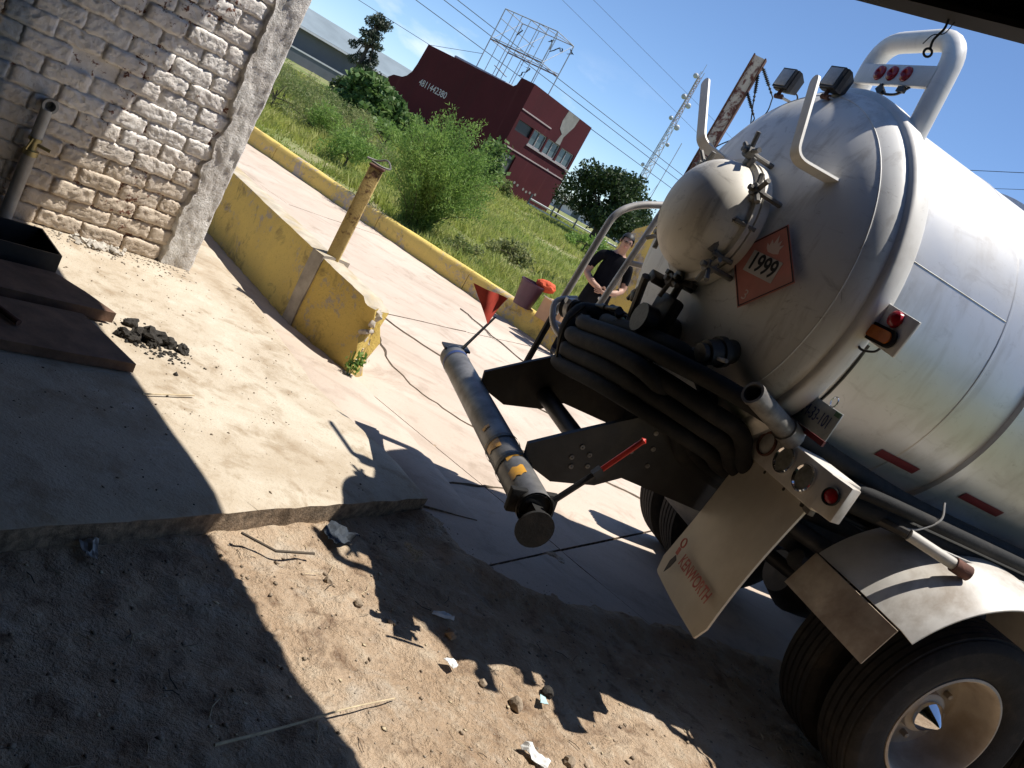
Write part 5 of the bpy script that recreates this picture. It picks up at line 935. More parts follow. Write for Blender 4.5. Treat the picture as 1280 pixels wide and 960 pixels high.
bl = blobset(72, 10, 0.9, 0.8, 1.0, 2.4, 0.3, 0.55); tree('thin_tree', 'thin loose tree between the red building and the dark round tree', 'tree', (-0.051 * 52, 52, 0.45), 1.7, 0.05, bl, 1100, 0.08, 'dark_leaf', 72, None, 0.9, 6, 0.3, 0.5)
shrub('field_bush', 'small bright bush at the foot of the dark round tree', -0.005 * 33, 33, 0.9, 0.95, 1300, 0.07, 'bush_leaf', 80)
shrub('field_bush', 'low grey green bush in the mown grass beyond the kerb', -0.075 * 16, 16.0, 0.55, 0.55, 1500, 0.04, 'weed', 81)
shrub('field_bush', 'scrubby dry bush by the kerb right of the feathery shrub', -0.125 * 13.1, 13.0, 0.5, 0.45, 1500, 0.03, 'weed', 82)
# tall weed clumps on the left of the field
k = 0
for (q, yy, rx, h, lf) in ((-0.40, 27, 1.5, 1.15, 'weed'), (-0.365, 25, 1.4, 1.1, 'weed'), (-0.335, 24, 1.3, 1.05, 'weed'), (-0.41, 21, 1.3, 1.0, 'weed'), (-0.36, 20.5, 1.2, 1.05, 'weed'), (-0.32, 20, 1.1, 1.0, 'bush_leaf'), (-0.29, 21, 1.1, 1.05, 'weed'), (-0.27, 24, 1.2, 1.1, 'bush_leaf'), (-0.30, 17.5, 0.9, 0.8, 'bush_leaf')):
    labs = ['tall greyish weed clump far left, against the column', 'tall greyish weed clump second from the column', 'tall greyish weed clump below the broad leaved bushes', 'near tall weed clump at the column edge', 'wide near weed clump left of the feathery shrub', 'bright weed clump in the middle of the left field', 'tall weed clump touching the feathery shrub', 'bright weed clump behind the feathery shrub', 'low bright weed clump nearest the kerb']
    shrub('weed_clump', labs[k], q * yy, yy, rx, h, 2600, 0.055, lf, 90 + k, 'weed clumps in the left field', 0.16); k += 1

# grass over the field: countless blades
g = np.random.default_rng(8); N = 230000; yy = 11.2 + (58 - 11.2) * g.random(N) ** 1.6; qq = -0.50 + 0.80 * g.random(N); xx = qq * yy
u_ = (xx - KP.x) * KD.x + (yy - KP.y) * KD.y; v_ = (xx - KP.x) * KN.x + (yy - KP.y) * KN.y
lim = 0.25 + np.maximum(0, u_ - 2.5) * 1.7; pn_ = np.array([fbm(float(x), float(y), 0.45, 3, 6.0) for x, y in zip(xx, yy)])
bare = (u_ < -1.5) & (v_ < 1.15 + 0.8 * pn_) & (g.random(N) > 0.08)
keep = (v_ > lim) & ~bare & (g.random(N) < 0.72 + 0.7 * pn_); xx, yy, pn_, v_ = xx[keep], yy[keep], pn_[keep], v_[keep]; n = len(xx)
zz = np.array([field_z(float(x), float(y)) for x, y in zip(xx, yy)]) - 0.02; dist = yy
hh = (0.08 + 0.17 * g.random(n)) * (1 + 0.9 * np.clip(pn_, -0.6, 1)) * (0.75 + 0.25 * np.minimum(1, v_ / 2)); wd = 0.004 + 0.00050 * dist * (0.6 + 0.8 * g.random(n)); an = g.random(n) * 2 * PI; ln = g.normal(size=(n, 2)) * 0.45 * hh[:, None]
base = np.stack([xx, yy, zz], 1); sd_ = np.stack([np.cos(an) * wd, np.sin(an) * wd, 0 * an], 1); top = base + np.stack([ln[:, 0], ln[:, 1], hh], 1); mid = base + np.stack([ln[:, 0] * 0.35, ln[:, 1] * 0.35, hh * 0.55], 1)
V_ = np.stack([base - sd_, base + sd_, mid + sd_ * 0.8, mid - sd_ * 0.8, top], 1).reshape(-1, 3); b5 = np.arange(n) * 5
F3 = np.concatenate([np.stack([b5, b5 + 1, b5 + 2], 1), np.stack([b5, b5 + 2, b5 + 3], 1), np.stack([b5 + 3, b5 + 2, b5 + 4], 1)])
tag(np_mesh('field_grass', V_, F3, 'grass'), 'uneven green grass covering the field beyond the kerb', 'grass', kind='stuff')
# tufts at the parapet's broken end
tf = empty('weed_tuft', (-0.98, 5.36, 0.02), 0, 'small green weed growing at the broken end of the parapet', 'weed'); V_, F_ = leaves([(0, 0, 0.10), (0.03, 0.02, 0.16)], [0.06, 0.045], 130, 0.018, 1, 5, 0.2, 0.5); np_mesh('leaves', V_, F_, 'bush_leaf', tf); mb = MB()
for k in range(6): mb.tube([(0, 0, -0.02), (rnd.uniform(-.05, .05), rnd.uniform(-.05, .05), 0.18)], 0.003, 4)
mb.build('stems', 'bush_leaf', tf)

# ------------------------------------------------------------------ fence far right
fe = empty('wire_fence', (-2.9, 50, 0.45), 0, 'pale low fence behind the field by the dark tree', 'fence')
for z_ in (0.15, 0.45): mb = MB(); mb.tube([(-1.5, 0, z_), (9, 0.5, z_)], 0.05, 6); mb.build('rail', 'white_wall', fe)
for k in range(8): mb = MB(); mb.tube([(-1.5 + 1.5 * k, 0.07 * k, -0.3), (-1.5 + 1.5 * k, 0.07 * k, 0.75)], 0.05, 6); mb.build('fence_post', 'grey_wall', fe)
fb_ = empty('far_building', (-4, 110, 0.3), 0, 'low pale building far off behind the fence', 'building'); mb = MB(); mb.box((2, 0, 0.5), (16, 6, 1.6)); mb.build('wall', 'white_wall', fb_); mb = MB(); mb.box((2, 0, 1.4), (16.6, 6.6, 0.2)); mb.build('roof', 'metal_roof', fb_)
for k in range(6): mb = MB(); mb.box((-4.5 + 2.5 * k, -3.01, 0.6), (1.0, 0.06, 0.7)); mb.build('window', 'win_glass', fb_)

# ------------------------------------------------------------------ radio mast
ms = empty('radio_mast', (2.75, 200, 0), 0, 'distant red and white lattice radio mast with small dishes', 'radio mast'); TH = 42.0
def hw(z): return 1.55 - 1.05 * min(1, z / 34)
for k in range(3):
    an = 2 * PI * k / 3 + 0.3; mb = MB(); mb.tube([(hw(z) * math.cos(an), hw(z) * math.sin(an), z) for z in (0, 34, TH - 1)], [0.10, 0.08, 0.08], 5); mb.build('leg', 'galv', ms)
z = 0.0; i = 0
while z < TH - 2:
    st = 1.9 if z < 30 else 1.2; mb = MB()
    for k in range(3):
        a0, a1 = 2 * PI * k / 3 + 0.3, 2 * PI * (k + 1) / 3 + 0.3; p = lambda a_, q: (hw(q) * math.cos(a_), hw(q) * math.sin(a_), q); mb.tube([p(a0, z), p(a1, z + st)], 0.055, 4); mb.tube([p(a1, z), p(a0, z + st)], 0.055, 4); mb.tube([p(a0, z), p(a1, z)], 0.05, 4)
    mb.build('lattice_bay', 'pole_paint' if z > 28 else 'galv', ms); z += st; i += 1
for (z, an, r) in ((39.5, 2.9, 0.6), (34.5, 2.9, 0.62), (33.2, 0.2, 0.62), (29.2, 3.0, 0.5), (28.0, 0.0, 0.65), (23.8, 0.2, 0.45), (17.5, 3.1, 0.4)):
    c = Vector((math.cos(an) * (hw(z) + 0.5), -0.9, z)); mb = MB(); mb.lathe([(0.3, 0), (0.25, r * 0.6), (0, r), (-0.25, r), (-0.3, 0)], c, (math.cos(an) * 0.4, -1, 0), 14); mb.tube([c, (0, 0, z)], 0.07, 5); mb.build('dish', 'galv', ms)
mb = MB(); mb.tube([(0, 0, TH - 1.5), (0, 0, TH + 0.8)], 0.06, 5); mb.build('tip', 'galv', ms)
m2 = empty('thin_antenna', (6.3, 190, 0), 0, 'thin faint antenna mast right of the lattice mast', 'antenna'); mb = MB(); mb.tube([(0, 0, 0), (0, 0, 24.5)], 0.09, 5); mb.build('pole', 'galv', m2); mb = MB(); mb.tube([(-2.5, 0, 0), (0, 0, 15)], 0.03, 4); mb.build('stay', 'galv', m2)

# ------------------------------------------------------------------ steel power pole
pl = empty('power_pole', (1.1, 18, 0), math.radians(-14), 'rusty red and white steel beam pole with insulators behind the tank', 'pole')
mb = MB(); zt = 6.02
for (x0, x1, y0, y1) in ((-0.135, -0.11, -0.10, 0.10), (0.11, 0.135, -0.10, 0.10)): mb.box(((x0 + x1) / 2, (y0 + y1) / 2, zt / 2), (x1 - x0, y1 - y0, zt))
mb.build('flange', 'rust', pl); mb = MB(); mb.box((0, 0, zt / 2), (0.218, 0.05, zt - 0.01)); mb.build('web', 'pole_paint', pl)
mb = MB(); mb.box((-0.05, -0.12, 3.4), (0.05, 0.1, 0.5)); mb.box((0.02, -0.12, 2.9), (0.03, 0.08, 0.9)); mb.tube(bez([(0, -0.1, 2.6), (-0.15, -0.14, 3.0), (-0.05, -0.12, 3.5)], 5), 0.03, 6); mb.build('bracket', 'rust', pl)
for i, (a_, b_) in enumerate((((0.13, 0, 5.88), (0.62, 0, 5.45)), ((0.12, 0, 5.74), (0.36, 0, 5.15)), ((0.10, 0, 5.35), (0.52, 0, 4.95)))):
    a_, b_ = Vector(a_), Vector(b_); d = (b_ - a_); pr = [(0, 0.01)]
    for k in range(9): pr += [(d.length * (0.08 + 0.06 * k), 0.022), (d.length * (0.10 + 0.06 * k), 0.045), (d.length * (0.12 + 0.06 * k), 0.022)]
    pr += [(d.length * 0.66, 0.012), (d.length * 0.72, 0.03), (d.length * 0.76, 0.012), (d.length * 0.84, 0.028), (d.length * 0.88, 0.012), (d.length, 0.012)]; mb = MB(); mb.lathe(pr, a_, d, 8); mb.build('insulator', 'cable', pl, True)
for pts in (((0.62, 0, 5.45), (0.66, 0, 5.1), (0.45, 0, 4.55), (0.1, 0.0, 4.0), (0.5, 0, 3.4)), ((0.36, 0, 5.15), (0.55, 0, 4.75), (0.75, 0, 4.5), (0.95, 0, 4.3)), ((0.52, 0, 4.95), (0.5, 0, 4.6), (0.35, 0, 4.25), (0.15, 0, 4.0))): mb = MB(); mb.tube(bez(pts, 7), 0.013, 5); mb.build('cable', 'cable', pl, True)

# ------------------------------------------------------------------ overhead lines
def line(pts, r, label, mat='far_cable'):
    a_, b_ = Vector(pts[1]), Vector(pts[-2]); d = b_ - a_; pts = [a_ - d * 0.6, a_, a_ + d * 0.5, b_, b_ + d * 0.8]; mb = MB(); mb.tube(pts, r, 5); o = mb.build('power_line', mat); tag(o, label, 'power line', 'overhead power lines')
def rp(q, e_, Y): return (q * Y, Y, 1.72 + e_ * Y)
line([rp(-0.62, 0.163, 70), rp(-0.3091, 0.1132, 78), rp(-0.2173, 0.0995, 82), rp(-0.0609, 0.0803, 90), rp(0.0436, 0.0724, 96), rp(0.3, 0.075, 110)], 0.035, 'lowest of three overhead lines passing behind the billboard frame')
line([rp(-0.62, 0.183, 70), rp(-0.2805, 0.1281, 78), rp(-0.0484, 0.095, 90), rp(0.037, 0.085, 96), rp(0.3, 0.08, 110)], 0.035, 'middle of three overhead lines passing behind the billboard frame')
line([rp(-0.62, 0.195, 70), rp(-0.2667, 0.1352, 78), rp(-0.0419, 0.1054, 90), rp(0.0313, 0.093, 96), rp(0.3, 0.09, 110)], 0.035, 'top one of three overhead lines passing behind the billboard frame')
line([rp(-0.5, 0.29, 55), rp(-0.1618, 0.1897, 62), rp(0.0099, 0.146, 70), rp(0.3, 0.11, 85)], 0.012, 'faint thin overhead line left in the open sky, ending near the mast')
line([rp(-0.5, 0.33, 55), rp(-0.1311, 0.2057, 62), rp(0.0241, 0.1653, 70), rp(0.3, 0.12, 85)], 0.012, 'faint thin overhead line right in the open sky, above the mast')
line([rp(-0.7, 0.11, 80), rp(-0.3342, 0.0809, 90), rp(-0.2696, 0.0779, 94), rp(-0.1, 0.075, 105)], 0.03, 'overhead line passing behind the dark pine')
line([rp(0.18, 0.19, 40), rp(0.3095, 0.2374, 34), rp(0.3738, 0.2685, 31), rp(0.6, 0.42, 22)], 0.012, 'upper short line seen right of the tank', 'cable')
line([rp(0.18, 0.175, 40), rp(0.3429, 0.2331, 34), rp(0.3841, 0.2537, 31), rp(0.6, 0.37, 22)], 0.009, 'lower short line seen right of the tank', 'cable')

# ------------------------------------------------------------------ yellow pylon, bucket, box by the kerb end
py = empty('yellow_pylon', (0.62, 11.3, 0), math.radians(-28), 'upright yellow concrete fin with rounded top behind the standing man', 'pylon')
prof = [(-0.38, 0), (0.46, 0), (0.46, 1.6), (0.36, 1.78), (0.24, 1.93), (0.08, 2.02), (-0.08, 2.0), (-0.24, 1.86), (-0.34, 1.6)]
mb = MB(); mb.prism([(x, 0, z) for x, z in prof], (0, 0.25, 0)); mb.build('fin', 'yellow_kerb', py)
bk = empty('plastic_bucket', (-0.40, 10.98, 0.285), 0, 'dark purple plastic bucket standing on the yellow kerb', 'bucket'); mb = MB(); mb.lathe([(0, 0), (0, 0.125), (0.31, 0.165), (0.33, 0.175), (0.345, 0.172), (0.345, 0.16), (0.03, 0.118), (0.03, 0)], (0, 0, 0), (0, 0, 1), 26); mb.build('pail', 'bucket', bk, True)
rg = tag(link('rag', None), 'crumpled orange red cloth on top of the purple bucket', 'cloth'); V_ = []; bm = bmesh.new(); bmesh.ops.create_icosphere(bm, subdivisions=3, radius=1)
for q in bm.verts: kk = 1 + 0.22 * noise.fractal(q.co * 1.6, 0.8, 2, 3); q.co = Vector((q.co.x * 0.14 * kk, q.co.y * 0.09 * kk, q.co.z * 0.075 * kk))
me = bpy.data.meshes.new('rag'); bm.to_mesh(me); bm.free(); me.materials.append(M['orange_rag']); bpy.data.objects.remove(rg); rg = tag(link('rag', me), 'crumpled orange red cloth lying at the rim of the purple bucket', 'cloth'); rg.location = (-0.23, 11.0, 0.665)
cb = empty('cardboard_box', (0.02, 10.80, 0.285), math.radians(-26), 'brown cardboard box on the kerb between bucket and man', 'box'); mb = MB(); mb.box((0, 0, 0.14), (0.34, 0.24, 0.28), None, 0, 0.004); mb.build('carton', 'cardboard', cb); mb = MB(); mb.prism([(-0.17, -0.125, 0.281), (0.17, -0.125, 0.281), (0.19, -0.19, 0.30), (-0.15, -0.20, 0.30)], (0, 0, 0.004)); mb.build('flap', 'litter_white', cb)
# ================================================================== PERSON standing by the kerb, leaning back, forearms folded at the waist
pe = empty('person', (0.37, 10.55, 0.015), math.radians(8), 'man in black T-shirt, dark trousers and glasses standing with folded hands', 'person')   # faces -y (camera)
def skin_body(name, joints, edges, root, parent):
    me = bpy.data.meshes.new(name); names = list(joints); me.from_pydata([joints[k][0] for k in names], [(names.index(a_), names.index(b_)) for a_, b_ in edges], []); o = link(name, me, parent)
    o.modifiers.new('skin', 'SKIN').use_smooth_shade = True
    sv_ = me.skin_vertices[0].data
    for i, k in enumerate(names): r = joints[k][1]; sv_[i].radius = r if isinstance(r, tuple) else (r, r); sv_[i].use_root = (k == root)
    sub = o.modifiers.new('sub', 'SUBSURF'); sub.levels = 2; sub.render_levels = 2
    dg = bpy.context.evaluated_depsgraph_get(); me2 = bpy.data.meshes.new_from_object(o.evaluated_get(dg)); o.modifiers.clear(); o.data = me2; return o
J = {'pelvis': ((0, 0, 0.93), (0.165, 0.12)), 'belly': ((0, -0.01, 1.08), (0.16, 0.115)), 'chest': ((0, 0.01, 1.28), (0.18, 0.12)), 'collar': ((0, 0.02, 1.42), (0.12, 0.085)), 'neck': ((0, 0.0, 1.50), 0.06), 'jaw': ((0, -0.025, 1.575), (0.062, 0.075)), 'face': ((0, -0.02, 1.645), (0.073, 0.092)), 'crown': ((0, 0.0, 1.715), (0.068, 0.088))}
E_ = [('pelvis', 'belly'), ('belly', 'chest'), ('chest', 'collar'), ('collar', 'neck'), ('neck', 'jaw'), ('jaw', 'face'), ('face', 'crown')]
for sg_, n_ in ((-1, 'l'), (1, 'r')):
    J.update({'sh' + n_: ((sg_ * 0.19, 0.02, 1.385), 0.072), 'ua' + n_: ((sg_ * 0.235, 0.03, 1.25), 0.058), 'el' + n_: ((sg_ * 0.255, 0.0, 1.10), 0.048), 'fa' + n_: ((sg_ * 0.16, -0.14, 1.035), 0.042), 'wr' + n_: ((sg_ * 0.06, -0.185, 1.0), 0.032),
              'hip' + n_: ((sg_ * 0.10, 0.0, 0.86), 0.105), 'th' + n_: ((sg_ * 0.115, -0.02, 0.68), 0.09), 'kn' + n_: ((sg_ * 0.12, -0.03, 0.48), 0.066), 'ca' + n_: ((sg_ * 0.125, 0.0, 0.33), 0.062), 'an' + n_: ((sg_ * 0.13, 0.01, 0.09), 0.045), 'fo' + n_: ((sg_ * 0.14, -0.06, 0.04), 0.042), 'to' + n_: ((sg_ * 0.15, -0.16, 0.032), 0.034)})
    E_ += [('collar', 'sh' + n_), ('sh' + n_, 'ua' + n_), ('ua' + n_, 'el' + n_), ('el' + n_, 'fa' + n_), ('fa' + n_, 'wr' + n_), ('pelvis', 'hip' + n_), ('hip' + n_, 'th' + n_), ('th' + n_, 'kn' + n_), ('kn' + n_, 'ca' + n_), ('ca' + n_, 'an' + n_), ('an' + n_, 'fo' + n_), ('fo' + n_, 'to' + n_)]
    px0 = sg_ * 0.06
    J['pa' + n_] = ((sg_ * 0.015, -0.20, 0.985), (0.034, 0.018)); E_.append(('wr' + n_, 'pa' + n_))
    for f in range(4):
        zz_ = 1.015 - 0.02 * f; b0_ = f'{n_}f{f}a'; b1_ = f'{n_}f{f}b'; ln_ = (0.075, 0.085, 0.08, 0.065)[f]
        J[b0_] = ((-sg_ * 0.028, -0.208 - (0.012 if sg_ > 0 else 0), zz_), 0.0095); J[b1_] = ((-sg_ * (0.02 + ln_), -0.195 - (0.012 if sg_ > 0 else 0), zz_ - 0.008), 0.008); E_ += [('pa' + n_, b0_), (b0_, b1_)]
    J[n_ + 'ta'] = ((sg_ * 0.02, -0.205, 1.03), 0.011); J[n_ + 'tb'] = ((-sg_ * 0.015, -0.215, 1.055), 0.009); E_ += [('wr' + n_, n_ + 'ta'), (n_ + 'ta', n_ + 'tb')]
body = skin_body('body', J, E_, 'pelvis', pe)
me = body.data; me.materials.clear()
for m_ in ('skin', 'shirt', 'trousers', 'black_steel'): me.materials.append(M[m_])
for p in me.polygons:
    c = p.center; arm = (abs(c.x) > 0.20 and c.z > 0.95) or c.y < -0.125
    if c.z < 0.075: k = 3
    elif c.z > 1.475: k = 0
    elif arm and c.z > 1.19: k = 1
    elif arm and c.z > 0.92: k = 0
    elif c.z > 0.965: k = 1
    else: k = 2
    p.material_index = k; p.use_smooth = True
# hair, face and glasses
mb = MB(); bm = bmesh.new(); bmesh.ops.create_uvsphere(bm, u_segments=28, v_segments=18, radius=1.0)
for q in bm.verts: kk = 1 + 0.05 * noise.fractal(q.co * 5, 0.8, 2, 3); q.co = Vector((q.co.x * 0.084 * kk, q.co.y * 0.103 * kk + 0.004, 1.672 + q.co.z * 0.098 * kk))
bmesh.ops.delete(bm, geom=[f for f in bm.faces if (f.calc_center_median().y < -0.035 and f.calc_center_median().z < 1.708) or f.calc_center_median().z < 1.62], context='FACES')
me = bpy.data.meshes.new('hair'); bm.to_mesh(me); bm.free(); me.materials.append(M['hair']); me.polygons.foreach_set('use_smooth', [True] * len(me.polygons)); hair = link('hair', me, pe)
mb = MB(); mb.add([(0, -0.112, 1.665), (-0.012, -0.104, 1.628), (0.012, -0.104, 1.628), (0, -0.136, 1.632)], [(0, 1, 3), (0, 3, 2), (1, 2, 3)]); mb.build('nose', 'skin', pe, True)
mb = MB(); mb.box((0, -0.099, 1.592), (0.045, 0.012, 0.010), None, 0, 0.003); mb.build('mouth', 'ink_red', pe, True)
for sg_ in (-1, 1):
    mb = MB(); mb.lathe([(0, 0.0), (0.004, 0.010), (0.0, 0.011)], (sg_ * 0.031, -0.104, 1.652), (0, -1, 0), 10); mb.build('eye', 'hair', pe, True)
    mb = MB(); mb.lathe([(-0.01, 0), (-0.008, 0.018), (0.008, 0.026), (0.012, 0)], (sg_ * 0.078, 0.0, 1.64), (sg_, 0, 0), 10); mb.build('ear', 'skin', pe, True)
mb = MB()
for sg_ in (-1, 1): mb.tube([(sg_ * 0.033 + 0.026 * math.cos(t), -0.118, 1.652 + 0.018 * math.sin(t)) for t in np.linspace(0, 2 * PI, 14)[:-1]], 0.0028, 5, closed=True); mb.tube([(sg_ * 0.058, -0.116, 1.656), (sg_ * 0.08, 0.0, 1.66)], 0.0025, 5)
mb.tube([(-0.008, -0.118, 1.656), (0.008, -0.118, 1.656)], 0.0025, 5); mb.build('glasses', 'black_steel', pe)
mb = MB(); sw = bez([(0.075, -0.17, 0.93), (0.01, -0.19, 0.905), (0.055, -0.182, 0.885), (0.085, -0.176, 0.86), (0.02, -0.186, 0.835)], 6)
mb.tube(sw, [0.006 + 0.012 * math.sin(PI * i / (len(sw) - 1)) for i in range(len(sw))], 6); mb.build('trouser_print', 'clear_lens', pe, True)
# ================================================================== NEAR CLUTTER
wp = empty('wall_pipe', WALL_P, PI / 2 - WALL_AZ, 'grey downpipe with brass joint on the brick wall at far left', 'pipe')
mb = MB(); mb.tube([(-1.13, -0.06, 0.10), (-1.13, -0.06, 0.51)], 0.036, 16); mb.build('lower_pipe', 'pvc', wp, True)
mb = MB(); mb.tube([(-1.13, -0.06, 0.60), (-1.13, -0.06, 0.775)], 0.031, 16); mb.build('upper_pipe', 'pvc', wp, True)
mb = MB(); mb.lathe([(0.50, 0.036), (0.50, 0.042), (0.53, 0.042), (0.53, 0.024), (0.585, 0.022), (0.585, 0.036), (0.605, 0.036), (0.605, 0.03)], (-1.13, -0.06, 0), (0, 0, 1), 16); mb.tube([(-1.13, -0.06, 0.57), (-1.05, -0.10, 0.565)], 0.010, 7); mb.tube([(-1.165, -0.09, 0.53), (-1.15, -0.09, 0.60)], 0.006, 6); mb.build('valve', 'brass', wp, True)
mb = MB(); mb.lathe([(0, 0.026), (0.075, 0.026), (0.078, 0.042), (0.10, 0.042), (0.10, 0.028), (0.07, 0.026)], (-1.125, 0.02, 0.80), (0, -1, 0), 20); mb.build('elbow', 'grey_pipe', wp, True)
# trough and boards at the left
bd_ = Vector((-0.62, -0.785, 0)); bp_ = Vector((0.785, -0.62, 0))
def plank(name, label, cat, p_end, width, length, z0, th, mat, taper=0.0):
    e = empty(name, (p_end[0], p_end[1], z0), math.atan2(bd_.y, bd_.x), label, cat); mb = MB(); n_ = 14; V_ = []; F_ = []
    for i in range(n_ + 1):
        x = length * i / n_
        for (y, z) in ((0, 0), (0, th), (width / 2, th + 0.004), (width, th), (width, 0)): V_.append((x + (0.012 * fbm(y, z, 6, 2, 3.0) if i == 0 else 0) + taper * (y / width) * (1 - i / n_), y + 0.004 * fbm(x, y, 4, 3, 1.0), z + 0.004 * fbm(x, y * 3, 3, 3, 4.0)))
    for i in range(n_):
        for k in range(5): F_.append((5 * i + k, 5 * i + (k + 1) % 5, 5 * i + 5 + (k + 1) % 5, 5 * i + 5 + k))
    F_ += [(0, 1, 2, 3, 4), tuple(5 * n_ + k for k in range(5))]; mb.add(V_, F_); mb.build('board', mat, e, True, 35); return e
# local y of a plank = left of its run (towards the yard side)
plank('timber_board', 'brown board lying flat, the upper one beside the wall pipe', 'board', (-2.30, 4.02), 0.36, 1.9, 0.115, 0.055, 'wood_board', -0.20)
plank('timber_board', 'brown board lying flat, the lower one nearest the camera', 'board', (-1.96, 3.78), 0.46, 1.9, 0.105, 0.045, 'wood_board', -0.10)
rd = tag(link('rod', None), 'x', 'rod'); bpy.data.objects.remove(rd); mb = MB(); mb.tube([(-2.12, 3.35, 0.172), (-1.95, 3.31, 0.168)], 0.014, 8); tag(mb.build('iron_rod', 'rust', None, True), 'short dark iron rod lying on the lower brown board', 'rod')
tb = empty('steel_trough', (-2.62, 4.32, 0.10), math.atan2(bd_.y, bd_.x), 'black open steel trough under the wall pipe at the left edge', 'trough'); mb = MB()
for (c, s_) in (((0.9, 0.005, 0.07), (1.8, 0.01, 0.14)), ((0.9, 0.36, 0.07), (1.8, 0.01, 0.14)), ((0.005, 0.18, 0.07), (0.01, 0.345, 0.14)), ((0.9, 0.18, 0.006), (1.78, 0.34, 0.012))): mb.box(c, s_)
mb.build('trough_body', 'black_steel', tb)
# dark lumps on the slab
for i, (x, y, s_) in enumerate(((-1.86, 4.07, 0.035), (-1.80, 3.90, 0.040), (-1.72, 4.02, 0.062), (-1.76, 3.97, 0.045), (-1.68, 3.98, 0.035), (-1.64, 4.07, 0.042), (-1.575, 4.11, 0.036), (-1.74, 3.90, 0.03))):
    lb_ = ['farthest dark lump of the dung heap, nearest the wall', 'dark dung lump beside the corner of the lower board', 'largest dark dung lump in the middle of the heap', 'dark lump pressed against the largest dung lump', 'small dark lump on the camera side of the heap', 'dark dung lump second from the right end of the heap', 'dark dung lump at the right end of the heap', 'smallest dark lump of the dung heap'][i]
    rock('dung_lump', (x, y, 0.10 + s_ * 0.45), s_, 'dung', i + 3, lb_, 'dung', 'dark dung lumps on the slab', 0.75, 3, 0.55)
# crumbs on slab and dirt: countless
def scatter(name, label, cat, n, fn, mat, s0, s1, seed, flat=0.6):
    g = np.random.default_rng(seed); oct_v = np.array([(1, 0, 0), (-1, 0, 0), (0, 1, 0), (0, -1, 0), (0, 0, 1), (0, 0, -1)], float); oct_f = np.array([(0, 2, 4), (2, 1, 4), (1, 3, 4), (3, 0, 4), (2, 0, 5), (1, 2, 5), (3, 1, 5), (0, 3, 5)]); Vs, Fs = [], []
    for i in range(n):
        x, y, z = fn(g); s_ = s0 + (s1 - s0) * g.random() ** 2.5; q = oct_v * s_ * (0.6 + 0.8 * g.random((6, 1))) * np.array([1, 0.8, flat]); an = g.random() * 6.28; c_, s2 = math.cos(an), math.sin(an); q = np.stack([q[:, 0] * c_ - q[:, 1] * s2, q[:, 0] * s2 + q[:, 1] * c_, q[:, 2]], 1); Vs.append(q + np.array([x, y, z + s_ * 0.2])); Fs.append(oct_f + 6 * len(Fs))
    return tag(np_mesh(name, np.concatenate(Vs), np.concatenate(Fs), mat), label, cat, kind='stuff')
def on_dirt(g):
    while True:
        x, y = g.uniform(-1.1, 2.8), g.uniform(1.3, 4.4)
        if (x + 0.70) * 0.879 - (y - 2.95) * 0.477 > 0.03 and y < 3.72 + 0.36 * max(0, x - 0.5): return x, y, dirt_z(x, y)
def on_slab(g):
    while True:
        x, y = g.uniform(-2.6, 0.0), g.uniform(2.6, 5.9)
        if (x + 0.70) * 0.879 - (y - 2.95) * 0.477 < -0.04 and (y - 4.75) < -1.12 * (x + 1.04) - 0.05 and (x + 2.31) * WN.x + (y - 5.46) * WN.y > 0.04: return x, y, 0.10
scatter('soil_crumbs', 'loose earth crumbs strewn over the dirt yard', 'crumbs', 1700, on_dirt, 'clod', 0.002, 0.013, 3); scatter('pale_crumbs', 'pale gravel bits strewn over the dirt yard', 'gravel', 1300, on_dirt, 'stone', 0.0015, 0.008, 4); scatter('slab_grit', 'dark grit strewn over the pavement slab', 'grit', 220, on_slab, 'dung', 0.0015, 0.005, 5); scatter('slab_pebbles', 'sandy crumbs strewn over the pavement slab', 'crumbs', 420, on_slab, 'clod', 0.002, 0.009, 6)
def near_dung(g): return -1.70 + g.normal() * 0.10, 4.0 + g.normal() * 0.075, 0.10
scatter('dung_crumbs', 'fine dark crumbs round the dung lumps on the slab', 'crumbs', 330, near_dung, 'dung', 0.003, 0.016, 7, 0.8)
def wall_foot(g): q = WALL_P + WD * g.uniform(-1.0, 0.0) + WN * abs(g.normal() * 0.12 + 0.05); return q.x, q.y, 0.10
scatter('wall_foot_grit', 'sandy grit gathered along the foot of the brick wall', 'grit', 500, wall_foot, 'stone', 0.002, 0.011, 9)
def drive_edge(g): t = g.random(); x = -0.05 + 2.3 * t; y = 3.80 + 0.36 * max(0, x - 0.5) - 0.5 * min(0, x - 0.3) + g.normal() * 0.06; return x, y, 0.018
scatter('edge_grit', 'earth crumbs gathered along the edge of the driveway', 'grit', 420, drive_edge, 'stone', 0.0015, 0.007, 14)
def leaf_bits(g): return on_dirt(g)
scatter('leaf_flakes', 'flat dry leaf and paper flakes trodden into the dirt yard', 'flakes', 420, leaf_bits, 'straw', 0.004, 0.014, 15, 0.12)
def straws(name, label, n, fn, mat, seed, l0, l1):
    g = np.random.default_rng(seed); mb = MB()
    for i in range(n):
        x, y, z = fn(g); an = g.random() * 6.28; L3 = g.uniform(l0, l1); d = Vector((math.cos(an), math.sin(an), 0)) * L3 / 2; b_ = Vector((-d.y, d.x, 0)) * g.normal() * 0.25; c = Vector((x, y, z + 0.006)); mb.tube([c - d, c + b_ + Vector((0, 0, 0.004)), c + d + Vector((0, 0, 0.006 * g.random()))], 0.0011 + 0.0009 * g.random(), 4)
    return tag(mb.build(name, mat), label, 'straw', kind='stuff')
straws('straw_bits', 'dry straw and stalk bits strewn over the dirt yard', 150, on_dirt, 'straw', 12, 0.02, 0.10); straws('twig_bits', 'thin dark twigs strewn over the dirt yard', 60, on_dirt, 'bark', 13, 0.03, 0.09)
